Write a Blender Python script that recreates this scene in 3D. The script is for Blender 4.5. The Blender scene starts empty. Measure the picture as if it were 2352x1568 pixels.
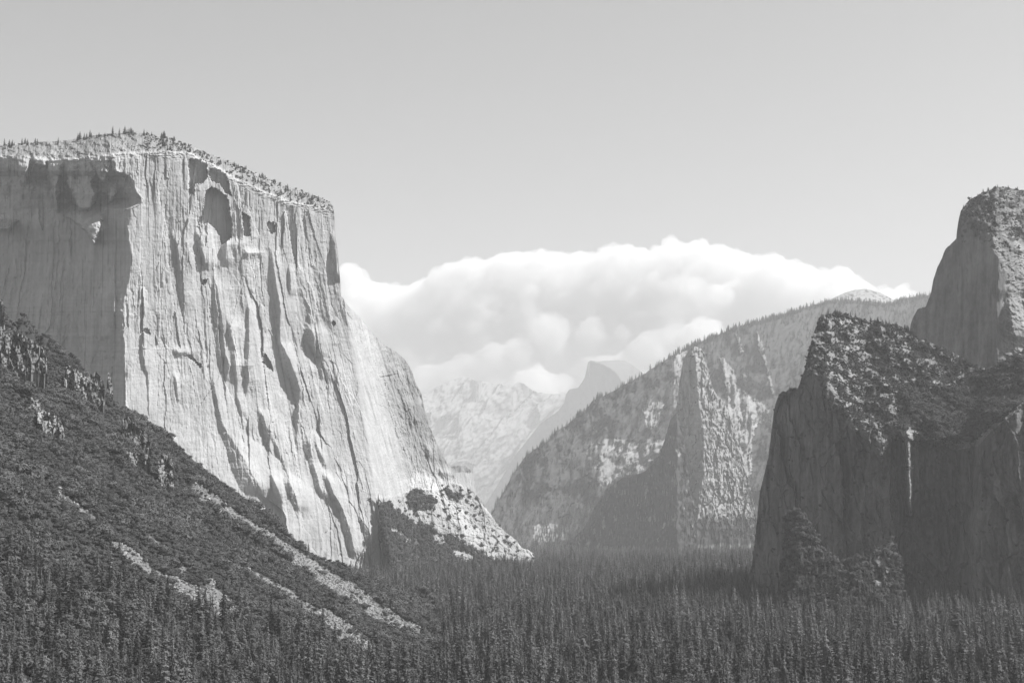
import bpy, bmesh, math, random
import numpy as np
from mathutils import Vector
# ---------------------------------------------------------------- camera, sky, sun, exposure
SC = bpy.context.scene
F, CAMZ, PITCH = 3430.0, 170.0, math.atan(387 / 3430.0)
cam = bpy.data.objects.new('camera', bpy.data.cameras.new('camera'))
SC.collection.objects.link(cam); SC.camera = cam
cam.location = (0, 0, CAMZ); cam.rotation_euler = (math.pi / 2 + PITCH, 0, 0)
cam.data.sensor_width = 36.0; cam.data.lens = F / 2352 * 36; cam.data.clip_start = 1; cam.data.clip_end = 90000
SUN_AZ, SUN_EL = 84.0, 50.0          # degrees right of the view direction, height
W_ = bpy.data.worlds.new('World'); SC.world = W_; W_.use_nodes = True
nt = W_.node_tree; nt.nodes.clear()
sk = nt.nodes.new('ShaderNodeTexSky'); sk.sky_type = 'NISHITA'; sk.sun_disc = False
sk.sun_elevation = math.radians(SUN_EL); sk.sun_rotation = math.radians(SUN_AZ)
sk.dust_density = 1.5; sk.air_density = 1.0
bw = nt.nodes.new('ShaderNodeRGBToBW'); bg = nt.nodes.new('ShaderNodeBackground'); wo = nt.nodes.new('ShaderNodeOutputWorld')
bg.inputs['Strength'].default_value = 0.098
# the zenith of a clear sky is far deeper than the horizon once rendered to grey through a red filter
tcw = nt.nodes.new('ShaderNodeTexCoord'); sx = nt.nodes.new('ShaderNodeSeparateXYZ'); zr = nt.nodes.new('ShaderNodeMapRange'); zr.interpolation_type = 'SMOOTHSTEP'
zr.inputs[1].default_value = .33; zr.inputs[2].default_value = .6; zr.inputs[3].default_value = 1.0; zr.inputs[4].default_value = .06
mu = nt.nodes.new('ShaderNodeMath'); mu.operation = 'MULTIPLY'
nt.links.new(tcw.outputs['Generated'], sx.inputs[0]); nt.links.new(sx.outputs[2], zr.inputs[0]); nt.links.new(zr.outputs[0], mu.inputs[1])
nt.links.new(sk.outputs[0], bw.inputs[0]); nt.links.new(bw.outputs[0], mu.inputs[0]); nt.links.new(mu.outputs[0], bg.inputs[0]); nt.links.new(bg.outputs[0], wo.inputs[0])
sl = bpy.data.lights.new('sun', 'SUN'); sl.energy = 5.0; sl.angle = math.radians(0.5); sl.color = (1, 1, 1)
so = bpy.data.objects.new('sun', sl); SC.collection.objects.link(so)
a, e = math.radians(SUN_AZ), math.radians(SUN_EL)
SD = Vector((math.cos(e) * math.sin(a), math.cos(e) * math.cos(a), math.sin(e)))
so.rotation_euler = SD.to_track_quat('Z', 'Y').to_euler()
SC.view_settings.view_transform = 'Standard'; SC.view_settings.look = 'None'
SC.view_settings.exposure = 0.69; SC.view_settings.gamma = 1
SC.render.engine = 'CYCLES'
cy = SC.cycles
cy.use_denoising = True; cy.max_bounces = 14; cy.diffuse_bounces = 2; cy.glossy_bounces = 1
cy.transmission_bounces = 2; cy.transparent_max_bounces = 8; cy.volume_bounces = 11
HAZE, HAZE_COL = 3.5e-5, 0.98
rng = np.random.default_rng(7); random.seed(7)

# ---------------------------------------------------------------- noise
_P = np.random.default_rng(3).permutation(512); _P = np.concatenate([_P, _P, _P])
_A = np.random.default_rng(4).random(512) * 2 * np.pi
_GX, _GY = np.cos(_A), np.sin(_A)
def pn(x, y, seed=0):
    x = np.asarray(x, float) + seed * 17.31; y = np.asarray(y, float) + seed * 9.77
    xi = np.floor(x).astype(int); yi = np.floor(y).astype(int); xf = x - xi; yf = y - yi
    u = xf ** 3 * (xf * (xf * 6 - 15) + 10); v = yf ** 3 * (yf * (yf * 6 - 15) + 10)
    def g(i, j, fx, fy):
        h = _P[(_P[i & 511] + (j & 511))] & 511
        return _GX[h] * fx + _GY[h] * fy
    n = (g(xi, yi, xf, yf) * (1 - u) + g(xi + 1, yi, xf - 1, yf) * u) * (1 - v) \
        + (g(xi, yi + 1, xf, yf - 1) * (1 - u) + g(xi + 1, yi + 1, xf - 1, yf - 1) * u) * v
    return n * 1.5
def fbm(x, y, o=4, seed=0, gain=.5, ridged=False):
    s = 0; a = 1; t = 0
    for k in range(o):
        n = pn(x, y, seed + k * 3)
        if ridged: n = 1 - 2 * np.abs(n)
        s = s + n * a; t += a; a *= gain; x = x * 2.03 + 5.1; y = y * 2.03 + 1.7
    return s / t
def cells(x, y, seed=0):
    """fractured blocks: (random value of the nearest cell, distance to it)"""
    xi = np.floor(x).astype(int); yi = np.floor(y).astype(int)
    best = np.full(np.shape(x), 9.0); val = np.zeros(np.shape(x)); second = best.copy()
    for dx in (-1, 0, 1):
        for dy in (-1, 0, 1):
            h = _P[(_P[(xi + dx + seed * 13) & 511] + ((yi + dy) & 511))]
            px = xi + dx + (h & 511) / 511.0; py = yi + dy + ((h * 37) & 511) / 511.0
            d = np.hypot(x - px, y - py)
            c = d < best
            second = np.where(c, best, np.minimum(second, d)); val = np.where(c, ((h * 71) & 511) / 511.0, val); best = np.where(c, d, best)
    return val, second - best
def facets(x, y, seed=0):
    """flat tilted plates: (offset value, tilt value * distance across, edge distance)"""
    xi = np.floor(x).astype(int); yi = np.floor(y).astype(int)
    best = np.full(np.shape(x), 9.0); v1 = best * 0; v2 = best * 0; v3 = best * 0; ox = best * 0; oy = best * 0; second = best.copy()
    for dx in (-1, 0, 1):
        for dy in (-1, 0, 1):
            h = _P[(_P[(xi + dx + seed * 13) & 511] + ((yi + dy) & 511))]
            px = xi + dx + (h & 511) / 511.0; py = yi + dy + ((h * 37) & 511) / 511.0
            d = np.hypot(x - px, y - py); c = d < best
            second = np.where(c, best, np.minimum(second, d)); best = np.where(c, d, best)
            v1 = np.where(c, ((h * 71) & 511) / 511.0 - .5, v1); v2 = np.where(c, ((h * 113) & 511) / 511.0 - .5, v2); v3 = np.where(c, ((h * 157) & 511) / 511.0 - .5, v3)
            ox = np.where(c, x - px, ox); oy = np.where(c, y - py, oy)
    return v1, v2 * ox, v3 * oy, second - best
def ss(t): t = np.clip(t, 0, 1); return t * t * (3 - 2 * t)
def ip(x, pts): p = np.array(pts, float); return np.interp(x, p[:, 0], p[:, 1])
def inpoly(X, Y, poly, warp=0, seed=0, sc=12.0):
    if warp:
        X = X + warp * fbm(X / sc, Y / sc, 3, seed); Y = Y + warp * fbm(X / sc, Y / sc, 3, seed + 50)
    r = np.zeros(np.shape(X), bool); n = len(poly)
    for i in range(n):
        x1, y1 = poly[i]; x2, y2 = poly[(i + 1) % n]
        if y1 == y2: continue
        c = ((y1 > Y) != (y2 > Y)) & (X < (x2 - x1) * (Y - y1) / (y2 - y1) + x1)
        r ^= c
    return r
# zoomed drawings the features were measured in -> image units of 2352 x 1568
Z = {0: (0, 0, 1, 1), 1: (0, 263.4, .36, .36), 2: (376.3, 639.7, .432, .432), 3: (0, 658.6, .36, .36), 4: (0, 1034.9, .4, .4),
     6: (1129, 639.7, .42, .42), 7: (1693.4, 413.9, .6363, .6363), 8: (940.8, 809.1, .24, .24), 9: (1411.2, 658.6, .396, .396),
     10: (1975.7, 413.9, .3, .3), 11: (1693.4, 1081.9, .3102, .3102)}
def zp(z, pts): ox, oy, sx, sy = Z[z]; return [(ox + p[0] * sx, oy + p[1] * sy) for p in pts]
def floor_z(Y): return -45 * ss((np.asarray(Y, float) - 4300) / 3000.0)
def world(x, y, D):
    xc = (x - 1176) / F; yc = (784 - y) / F; c, s = math.cos(PITCH), math.sin(PITCH)
    Yd = c - yc * s
    return xc / Yd * D, D, CAMZ + (s + yc * c) / Yd * D
def span(X, Y, z, rows, s=1.9, rec=45.0, fade=10.0):
    """a facet turned to the left (s > 0) between two edges; rows of (y, x_left, x_right) in drawing z"""
    ox, oy, sx, sy = Z[z]; r = np.array(rows, float)
    yy = oy + r[:, 0] * sy; xl = np.interp(Y, yy, ox + r[:, 1] * sx); xr = np.interp(Y, yy, ox + r[:, 2] * sx)
    jag = 3.2 * fbm(X * 0 + 3, Y / 14.0, 5, 11, .6); xl = xl + jag; fade = fade; xr = xr + jag * .7
    w = np.maximum(xr - xl, 0.5); s = s * np.clip(1.25 - w / 45.0, .72, 1); fade = max(fade, 22, .2 * (yy[-1] - yy[0])); env = ss((Y - yy[0]) / fade + .3) * ss((yy[-1] - Y) / fade + .3)
    rc = np.maximum(rec, w * 2.2)
    return env * (-s * np.clip(X - xl, 0, w) + s * w * np.clip((X - xr) / rc, 0, 1))

# ---------------------------------------------------------------- materials
def mat_rock(name, lo, hi, sc=1.0, streak=0.0, bump=2.0, veg=.05, bsc=None):
    m = bpy.data.materials.new(name); m.use_nodes = True; n = m.node_tree; N = n.nodes; L = n.links; N.clear()
    out = N.new('ShaderNodeOutputMaterial'); b = N.new('ShaderNodeBsdfPrincipled'); L.new(b.outputs[0], out.inputs[0])
    b.inputs['Roughness'].default_value = .95; b.inputs['Specular IOR Level'].default_value = .15
    tc = N.new('ShaderNodeTexCoord')
    def noise(scale, det, mp=(1, 1, 1), rough=.6):
        mg = N.new('ShaderNodeMapping'); mg.inputs['Scale'].default_value = mp; L.new(tc.outputs['Object'], mg.inputs[0])
        t = N.new('ShaderNodeTexNoise'); t.inputs['Scale'].default_value = scale; t.inputs['Detail'].default_value = det
        t.inputs['Roughness'].default_value = rough; L.new(mg.outputs[0], t.inputs[0]); return t.outputs[0]
    def mth(op, a_, b_):
        t = N.new('ShaderNodeMath'); t.operation = op
        for i, v in enumerate((a_, b_)):
            if isinstance(v, (int, float)): t.inputs[i].default_value = v
            else: L.new(v, t.inputs[i])
        return t.outputs[0]
    big = noise(.006 / sc, 6); fine = noise(.05 / sc, 7, rough=.7); st = noise(.035 / sc, 6, (1, 1, .07))
    v = mth('ADD', mth('MULTIPLY', big, .4), mth('ADD', mth('MULTIPLY', fine, .6 - .4 * streak), mth('MULTIPLY', st, .4 * streak)))
    mr = N.new('ShaderNodeMapRange'); L.new(v, mr.inputs[0]); mr.inputs[1].default_value = .36; mr.inputs[2].default_value = .62
    mr.inputs[3].default_value = lo; mr.inputs[4].default_value = hi
    at = N.new('ShaderNodeAttribute'); at.attribute_name = 'tone'
    col = mth('MULTIPLY', mr.outputs[0], at.outputs['Fac'])
    av = N.new('ShaderNodeAttribute'); av.attribute_name = 'veg'
    vn = mth('ADD', av.outputs['Fac'], mth('MULTIPLY', mth('SUBTRACT', fine, .5), 1.2))
    vm = N.new('ShaderNodeMapRange'); L.new(vn, vm.inputs[0]); vm.inputs[1].default_value = .42; vm.inputs[2].default_value = .58
    mx = N.new('ShaderNodeMix'); mx.data_type = 'RGBA'; L.new(vm.outputs[0], mx.inputs[0])
    cc = N.new('ShaderNodeCombineColor'); [L.new(col, cc.inputs[i]) for i in range(3)]
    L.new(cc.outputs[0], mx.inputs[6]); mx.inputs[7].default_value = (veg, veg, veg, 1)
    L.new(mx.outputs[2], b.inputs['Base Color'])
    bp = N.new('ShaderNodeBump'); bp.inputs['Strength'].default_value = 1.0; bp.inputs['Distance'].default_value = bump
    hh = mth('ADD', fine, mth('MULTIPLY', st, streak)); L.new(hh, bp.inputs['Height']); L.new(bp.outputs[0], b.inputs['Normal'])
    return m
def mat_leaf(name, lo, hi, sc=.25):
    m = bpy.data.materials.new(name); m.use_nodes = True; N = m.node_tree.nodes; L = m.node_tree.links
    b = N['Principled BSDF']; b.inputs['Roughness'].default_value = .8; b.inputs['Specular IOR Level'].default_value = .25
    oi = N.new('ShaderNodeObjectInfo'); tc = N.new('ShaderNodeTexCoord'); t = N.new('ShaderNodeTexNoise'); t.inputs['Scale'].default_value = sc
    L.new(tc.outputs['Object'], t.inputs[0])
    ad = N.new('ShaderNodeMath'); ad.operation = 'ADD'; L.new(oi.outputs['Random'], ad.inputs[0]); L.new(t.outputs[0], ad.inputs[1])
    mr = N.new('ShaderNodeMapRange'); L.new(ad.outputs[0], mr.inputs[0]); mr.inputs[1].default_value = .3; mr.inputs[2].default_value = 1.6
    mr.inputs[3].default_value = lo; mr.inputs[4].default_value = hi
    L.new(mr.outputs[0], b.inputs['Base Color']); return m
M_CLIFF = mat_rock('granite', .30, .50, 1.0, .9, 2.2, veg=.10)
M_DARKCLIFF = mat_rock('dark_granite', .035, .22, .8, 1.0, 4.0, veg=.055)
M_FAR = mat_rock('far_granite', .24, .42, 4.0, .3, 8.0, veg=.06)
M_TALUS = mat_rock('talus_ground', .07, .20, .3, 0, 1.0, veg=.045)
M_CRAG = mat_rock('crag_rock', .09, .28, .5, .2, .5)
M_FLOOR = mat_rock('forest_floor', .03, .05, .5, 0, 0.5)
M_CONIFER = mat_leaf('conifer_needles', .020, .23, .8)
M_SHRUB = mat_leaf('shrub_leaves', .032, .14, .5)
M_BARK = mat_leaf('bark', .05, .09)
M_STONE = mat_leaf('talus_stone', .06, .42, .3)

# ---------------------------------------------------------------- mesh helpers
def tag(o, label=None, cat=None, group=None, kind=None):
    for k, v in (('label', label), ('category', cat), ('group', group), ('kind', kind)):
        if v: o[k] = v
    return o
def mesh_np(name, V, Fq, mat, smooth=True, attrs=None):
    me = bpy.data.meshes.new(name); k = Fq.shape[1]
    me.vertices.add(len(V)); me.vertices.foreach_set('co', np.ascontiguousarray(V, np.float32).ravel())
    me.loops.add(Fq.size); me.loops.foreach_set('vertex_index', np.ascontiguousarray(Fq, np.int32).ravel())
    me.polygons.add(len(Fq)); me.polygons.foreach_set('loop_start', np.arange(0, Fq.size, k, dtype=np.int32))
    me.polygons.foreach_set('loop_total', np.full(len(Fq), k, np.int32))
    me.polygons.foreach_set('use_smooth', np.full(len(Fq), smooth, bool))
    for nm, ar in (attrs or {}).items():
        at = me.attributes.new(nm, 'FLOAT', 'POINT'); at.data.foreach_set('value', np.ascontiguousarray(ar, np.float32).ravel())
    me.update(calc_edges=True); me.validate(); me.materials.append(mat); return me
def link(name, me, parent=None):
    o = bpy.data.objects.new(name, me); SC.collection.objects.link(o)
    if parent: o.parent = parent
    return o
def grid_faces(nr, nc):
    i = np.arange(nr * nc).reshape(nr, nc)
    return np.stack([i[:-1, :-1], i[:-1, 1:], i[1:, 1:], i[1:, :-1]], -1).reshape(-1, 4)
class Relief: pass
def relief(name, top, bot, dfun, mat, skirt=-.5, step=2.2, rows=300, jag=1.5, jsc=8.0, seed=0, back=900.0, veg=None, tone=None, rpow=1.0, smooth=True, flat_top=0):
    """a mountain: its front is a surface at its own depth dfun(x, y) metres away, closed over the top and down the back"""
    t = np.array(top, float); seg = np.hypot(np.diff(t[:, 0]), np.diff(t[:, 1])); cum = np.concatenate([[0], np.cumsum(seg)])
    n = int(cum[-1] / step); s = np.linspace(0, cum[-1], n)
    xs = np.interp(s, cum, t[:, 0]); yt = np.interp(s, cum, t[:, 1])
    sgn = 1 if xs[-1] > xs[0] else -1
    xs = xs + sgn * np.linspace(0, .02, n)
    yt = yt + jag * fbm(s / jsc, s * 0 + .3, 4, seed) + jag * .5 * fbm(s / 2.5, s * 0 + .7, 2, seed + 5)
    yb = ip(xs, bot) if not np.isscalar(bot) else np.full(n, float(bot))
    yb = np.maximum(yb, yt + 2)
    tt = np.linspace(0, 1, rows) ** rpow
    Xg = np.repeat(xs[None], rows, 0); Yg = yb[None] + (yt - yb)[None] * tt[:, None]
    D = dfun(Xg, Yg)
    wx, wy, wz = world(Xg, Yg, D); P = np.stack([wx, wy, wz], -1)
    P0 = P[0].copy(); P0[:, 2] = skirt; P0[:, 1] -= 2                                # skirt down to the valley floor
    Rs = [P0[None], P]; last = P[-1]
    bl = [(.03, .01), (.12, .06), (.35, .25), (.8, .7), (1.0, 1.0)]
    for f, g in bl:
        q = last.copy(); sh = 1 + f * back / q[:, 1]; q[:, 0] *= sh; q[:, 1] *= sh
        q[:, 2] = last[:, 2] * (1 - g) + skirt * g; Rs.append(q[None])
    V = np.concatenate(Rs, 0); nr, nc = V.shape[:2]
    va = np.zeros((nr, nc)); ta = np.ones((nr, nc))
    if veg is not None: va[1:1 + rows] = veg(Xg, Yg)
    va[1 + rows:] = va[rows]
    if tone is not None: ta[1:1 + rows] = tone(Xg, Yg)
    me = mesh_np(name, V.reshape(-1, 3), grid_faces(nr, nc), mat, smooth, {'veg': va, 'tone': ta})
    o = link(name, me); r = Relief(); r.o, r.P, r.X, r.Y = o, P, Xg, Yg
    e1 = np.zeros(P.shape); e1[:, :-1] = P[:, 1:] - P[:, :-1]; e2 = np.zeros(P.shape); e2[:-1] = P[1:] - P[:-1]
    cr = np.cross(e1, e2); r.area = np.linalg.norm(cr, axis=-1); r.nz = np.abs(cr[..., 2]) / np.maximum(r.area, 1e-6)
    return r
def scatter(r, n, mask, min_nz=0.0, hor=True):
    """n random ground points on a relief inside mask(X, Y), weighted by area (seen from above)"""
    w = r.area * (r.nz if hor else 1) * mask(r.X, r.Y) * (r.nz >= min_nz); w = w.ravel().astype(float); c = np.cumsum(w)
    if c[-1] <= 0: return np.zeros((0, 3))
    i = np.searchsorted(c, rng.random(n) * c[-1]); i = np.clip(i, 0, len(c) - 1)
    return r.P.reshape(-1, 3)[i] + rng.normal(0, 1.0, (n, 3)) * [1, 1, 0]
CON, SHR = [], []        # arrays of (x, y, z, height_scale, width_scale)
def add(lst, P, lo, hi, wid=1.0):
    if len(P):
        h = rng.uniform(lo, hi, len(P)); lst.append(np.column_stack([P, h, h * wid * rng.uniform(.8, 1.25, len(P))]))

# ---------------------------------------------------------------- the great cliff on the left
EDGE = zp(1, [(250, 700), (360, 700), (380, 840), (450, 850), (500, 880), (540, 910), (570, 890), (600, 830), (700, 815), (800, 825), (900, 845), (1000, 830), (1100, 810), (1200, 785), (1300, 780), (1500, 795), (1800, 800)])
EDGE = [(263.4 + .36 * b[0], .36 * b[1]) for b in [(200, 700), (290, 710), (360, 745), (390, 830), (450, 850), (500, 880), (540, 910), (570, 890), (600, 830), (700, 815), (800, 825), (900, 845), (1000, 830), (1100, 810), (1200, 785), (1300, 780), (1500, 795), (1800, 800), (2600, 830)]]
RIM = zp(1, [(-200, 265), (0, 272), (120, 270), (280, 280), (400, 290), (520, 282), (690, 262), (760, 252), (850, 244), (1000, 235), (1200, 245), (1350, 320), (1520, 420), (1700, 500), (1850, 560), (2000, 590), (2130, 612), (2300, 700)])
LEDGE = [(850, 1142), (900, 1138), (950, 1122), (1000, 1120), (1040, 1106), (1060, 1112), (1100, 1150), (1240, 1300)]
CLIFF_TOP = [(-120, 342), (-60, 338), (0, 333), (60, 328), (110, 325), (160, 322), (200, 314), (250, 307), (300, 304), (350, 308), (390, 318), (430, 332), (480, 352), (540, 378), (600, 402), (660, 428), (720, 448), (755, 462), (766, 475), (768, 500), (771, 540), (777, 590), (781, 640), (783, 678), (800, 703), (825, 728), (850, 760), (880, 790), (910, 808), (930, 825), (945, 850), (955, 880), (968, 905), (975, 940), (985, 975), (1000, 1010), (1015, 1040), (1030, 1070), (1045, 1095), (1055, 1110), (1080, 1122), (1100, 1143), (1120, 1170), (1140, 1200), (1160, 1220), (1185, 1240), (1200, 1260), (1215, 1264), (1228, 1284), (1232, 1302)]
DARK = [  # (drawing, rows, steepness)
 (1, [(790, 1410, 1450), (850, 1412, 1442), (900, 1420, 1440), (960, 1430, 1442)], 1.9),
 (1, [(750, 1085, 1105), (850, 1115, 1135), (950, 1130, 1148), (1050, 1138, 1155), (1150, 1142, 1162), (1250, 1148, 1160)], 2.0),
 (1, [(730, 1245, 1262), (850, 1262, 1285), (920, 1285, 1310), (980, 1300, 1320)], 2.0),
 (1, [(1020, 1340, 1360), (1100, 1350, 1385), (1200, 1355, 1400), (1300, 1360, 1420), (1400, 1365, 1430), (1500, 1370, 1430), (1600, 1400, 1470), (1700, 1420, 1440), (1770, 1435, 1442), (1860, 1442, 1445)], 1.8),
 (3, [(200, 1440, 1468), (300, 1450, 1480), (400, 1462, 1500), (600, 1495, 1512), (760, 1512, 1516)], 1.8),
 (1, [(840, 1715, 1730), (920, 1720, 1742), (1000, 1730, 1752), (1100, 1740, 1765), (1200, 1750, 1785), (1250, 1755, 1790), (1350, 1762, 1787), (1450, 1765, 1790), (1560, 1790, 1850), (1640, 1810, 1880), (1700, 1850, 1900), (1760, 1875, 1915), (1820, 1885, 1908), (1900, 1885, 1905), (2000, 1885, 1900), (2060, 1885, 1895)], 2.2),
 (1, [(960, 1835, 1848), (1050, 1830, 1855), (1110, 1833, 1855), (1160, 1835, 1848)], 2.0),
 (1, [(850, 1540, 1555), (880, 1548, 1575), (920, 1550, 1560)], 2.0),
 (1, [(740, 2105, 2118), (840, 2110, 2138), (920, 2112, 2148), (1000, 2115, 2150), (1060, 2130, 2155)], 2.0),
 (3, [(0, 1760, 1785), (100, 1575, 1590), (300, 1570, 1590), (400, 1565, 1590), (500, 1560, 1585), (590, 1562, 1590), (720, 1560, 1566)][1:], 2.0),
 (3, [(230, 1940, 1955), (300, 1940, 2000), (360, 1960, 2025), (400, 1985, 2035), (450, 2020, 2045), (520, 2030, 2055), (600, 2045, 2060)], 2.0),
 (3, [(560, 1100, 1118), (640, 1115, 1130), (740, 1132, 1142)], 1.6),
 (3, [(260, 1040, 1052), (420, 1085, 1140)][:0] or [(380, 1090, 1115), (420, 1100, 1140), (440, 1120, 1145)], 1.5),
 (3, [(270, 895, 905), (400, 898, 912), (500, 905, 925), (560, 935, 945), (750, 943, 950), (850, 945, 952)], 1.5),
 (3, [(560, 1340, 1352), (700, 1360, 1385), (850, 1380, 1410), (930, 1400, 1450), (1000, 1430, 1500), (1100, 1460, 1560), (1200, 1490, 1610), (1280, 1525, 1660), (1350, 1560, 1690)], 1.35),
 (3, [(690, 1500, 1512), (800, 1530, 1545), (920, 1545, 1558)], 1.8),
 (3, [(780, 1640, 1655), (850, 1660, 1690), (920, 1680, 1712), (980, 1700, 1722)], 1.8),
 (3, [(960, 1725, 1740), (1000, 1745, 1765), (1100, 1782, 1805), (1180, 1812, 1832), (1250, 1805, 1850), (1320, 1840, 1882), (1400, 1870, 1902), (1450, 1890, 1908)], 1.9),
 (3, [(1180, 1700, 1720), (1250, 1725, 1757), (1320, 1750, 1785), (1380, 1775, 1797), (1440, 1788, 1802), (1500, 1800, 1808)], 1.9),
 (2, [(820, 740, 775), (900, 745, 782), (960, 765, 790), (1030, 785, 810), (1100, 800, 828), (1170, 830, 858)], 1.8),
 (2, [(1030, 830, 852), (1080, 855, 882), (1140, 880, 902), (1200, 910, 940), (1260, 940, 965), (1320, 950, 987), (1380, 965, 1000), (1440, 980, 1013), (1490, 1000, 1030)], 2.1),
 (2, [(820, 788, 800), (880, 800, 815), (960, 830, 847), (1010, 850, 860)], 1.8),
 (2, [(1260, 1020, 1040), (1330, 1060, 1090), (1420, 1085, 1110)], 1.8),
 (2, [(640, 1262, 1300), (700, 1270, 1315), (780, 1290, 1320)], 1.5),
 (2, [(880, 1385, 1400), (960, 1400, 1420)], 2.0), (2, [(1000, 1440, 1460), (1060, 1465, 1500)], 2.0),
 (1, [(255, 700, 725), (330, 690, 715), (400, 680, 720)], 1.8),
]
LIT = [
 (1, [(240, 60, 110), (330, 110, 170), (400, 130, 175), (440, 150, 165)], 2.2),
 (1, [(300, 330, 400), (430, 305, 362), (500, 335, 366), (560, 355, 374), (620, 360, 370)], 2.2),
 (1, [(330, 410, 520), (380, 430, 600), (440, 410, 560), (500, 450, 610), (560, 480, 600), (600, 500, 570)], 1.9),
 (1, [(265, 560, 690), (330, 590, 690), (420, 630, 680)], 2.0),
 (1, [(630, 420, 650), (680, 470, 650), (720, 540, 640), (780, 575, 610), (820, 595, 602)], 2.0),
 (1, [(460, 690, 740), (520, 690, 735), (560, 695, 710)], 2.0),
 (1, [(680, -20, 60), (730, 0, 50)], 2.0),
 (1, [(980, 778, 795), (1060, 782, 802), (1160, 790, 800)], 2.2),
]
HOLES = [  # recesses with their depth in metres
 (1, [(1345, 458), (1310, 500), (1305, 560), (1290, 610), (1262, 680), (1255, 714), (1330, 690), (1375, 735), (1395, 765), (1412, 832), (1445, 812), (1478, 780), (1481, 700), (1466, 600), (1447, 520), (1420, 500), (1400, 478)], 48),
 (1, [(1340, 345), (1395, 345), (1450, 400), (1462, 460), (1480, 520), (1440, 500), (1400, 440), (1352, 425), (1330, 385)], 34),
 (1, [(1205, 280), (1320, 290), (1326, 380), (1300, 430), (1245, 445), (1238, 520), (1206, 500)], 38),
 (1, [(1545, 615), (1590, 650), (1600, 770), (1552, 776)], 26), (1, [(1702, 690), (1750, 680), (1756, 750), (1722, 762)], 18),
 (3, [(1690, 420), (1722, 470), (1746, 540), (1700, 505), (1672, 482)], 22), (1, [(1280, 1062), (1325, 1050), (1315, 1075), (1285, 1092)], 16),
 (3, [(905, 285), (925, 262), (950, 270), (962, 310), (940, 300)], 12), (3, [(1175, 435), (1210, 430), (1250, 470), (1290, 500), (1280, 520), (1240, 480), (1200, 450)], 14),
 (3, [(2120, 210), (2148, 235), (2130, 250), (2115, 232)], 16), (2, [(1210, 20), (1230, 10), (1215, 30)], 8),
]
WEDGES = [  # buttresses of the shaded wall, standing out far enough to catch the sun: y_top .. y_bottom
 (1, [(300, 440, 560), (360, 420, 620), (430, 425, 590), (500, 450, 615), (560, 480, 600), (605, 500, 560)], 120),
 (1, [(600, 430, 655), (650, 420, 655), (700, 500, 650), (740, 545, 640), (790, 578, 610), (825, 592, 604)], 130),
 (1, [(270, 560, 700), (330, 600, 695), (380, 620, 690), (430, 640, 680)], 70),
 (1, [(250, 100, 190), (330, 112, 185), (400, 135, 175), (440, 152, 166)], 150),
 (1, [(300, 300, 400), (400, 305, 390), (470, 335, 372), (540, 350, 374), (620, 358, 372)], 150),
 (1, [(440, 690, 745), (500, 690, 740), (560, 694, 712)], 70),
 (1, [(670, -60, 120), (700, -60, 90), (740, -40, 50)], 190),
 (1, [(240, 190, 300), (290, 215, 300), (330, 240, 290)], 60),
]
def wedge(X, Y, z, rows, A):
    ox, oy, sx, sy = Z[z]; r = np.array(rows, float); yy = oy + r[:, 0] * sy; wx = X + 6 * fbm(X / 10, Y / 10, 3, 91)
    l_ = np.interp(Y, yy, ox + r[:, 1] * sx); r_ = np.interp(Y, yy, ox + r[:, 2] * sx)
    t = np.clip((Y - yy[0] + 4 * fbm(X / 8, Y / 8, 2, 92)) / (yy[-1] - yy[0]), 0, 1)
    return -A * t ** .8 * ss((wx - l_ + 1) / 5) * ss((r_ - wx + 3) / 9) * ss((yy[-1] + 3 - Y) / 8)
def shearu(X, Y):
    k = .34 * ss((Y - 480) / 850.0)
    return 300 + (X - 300) / (1 + k)
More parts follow.
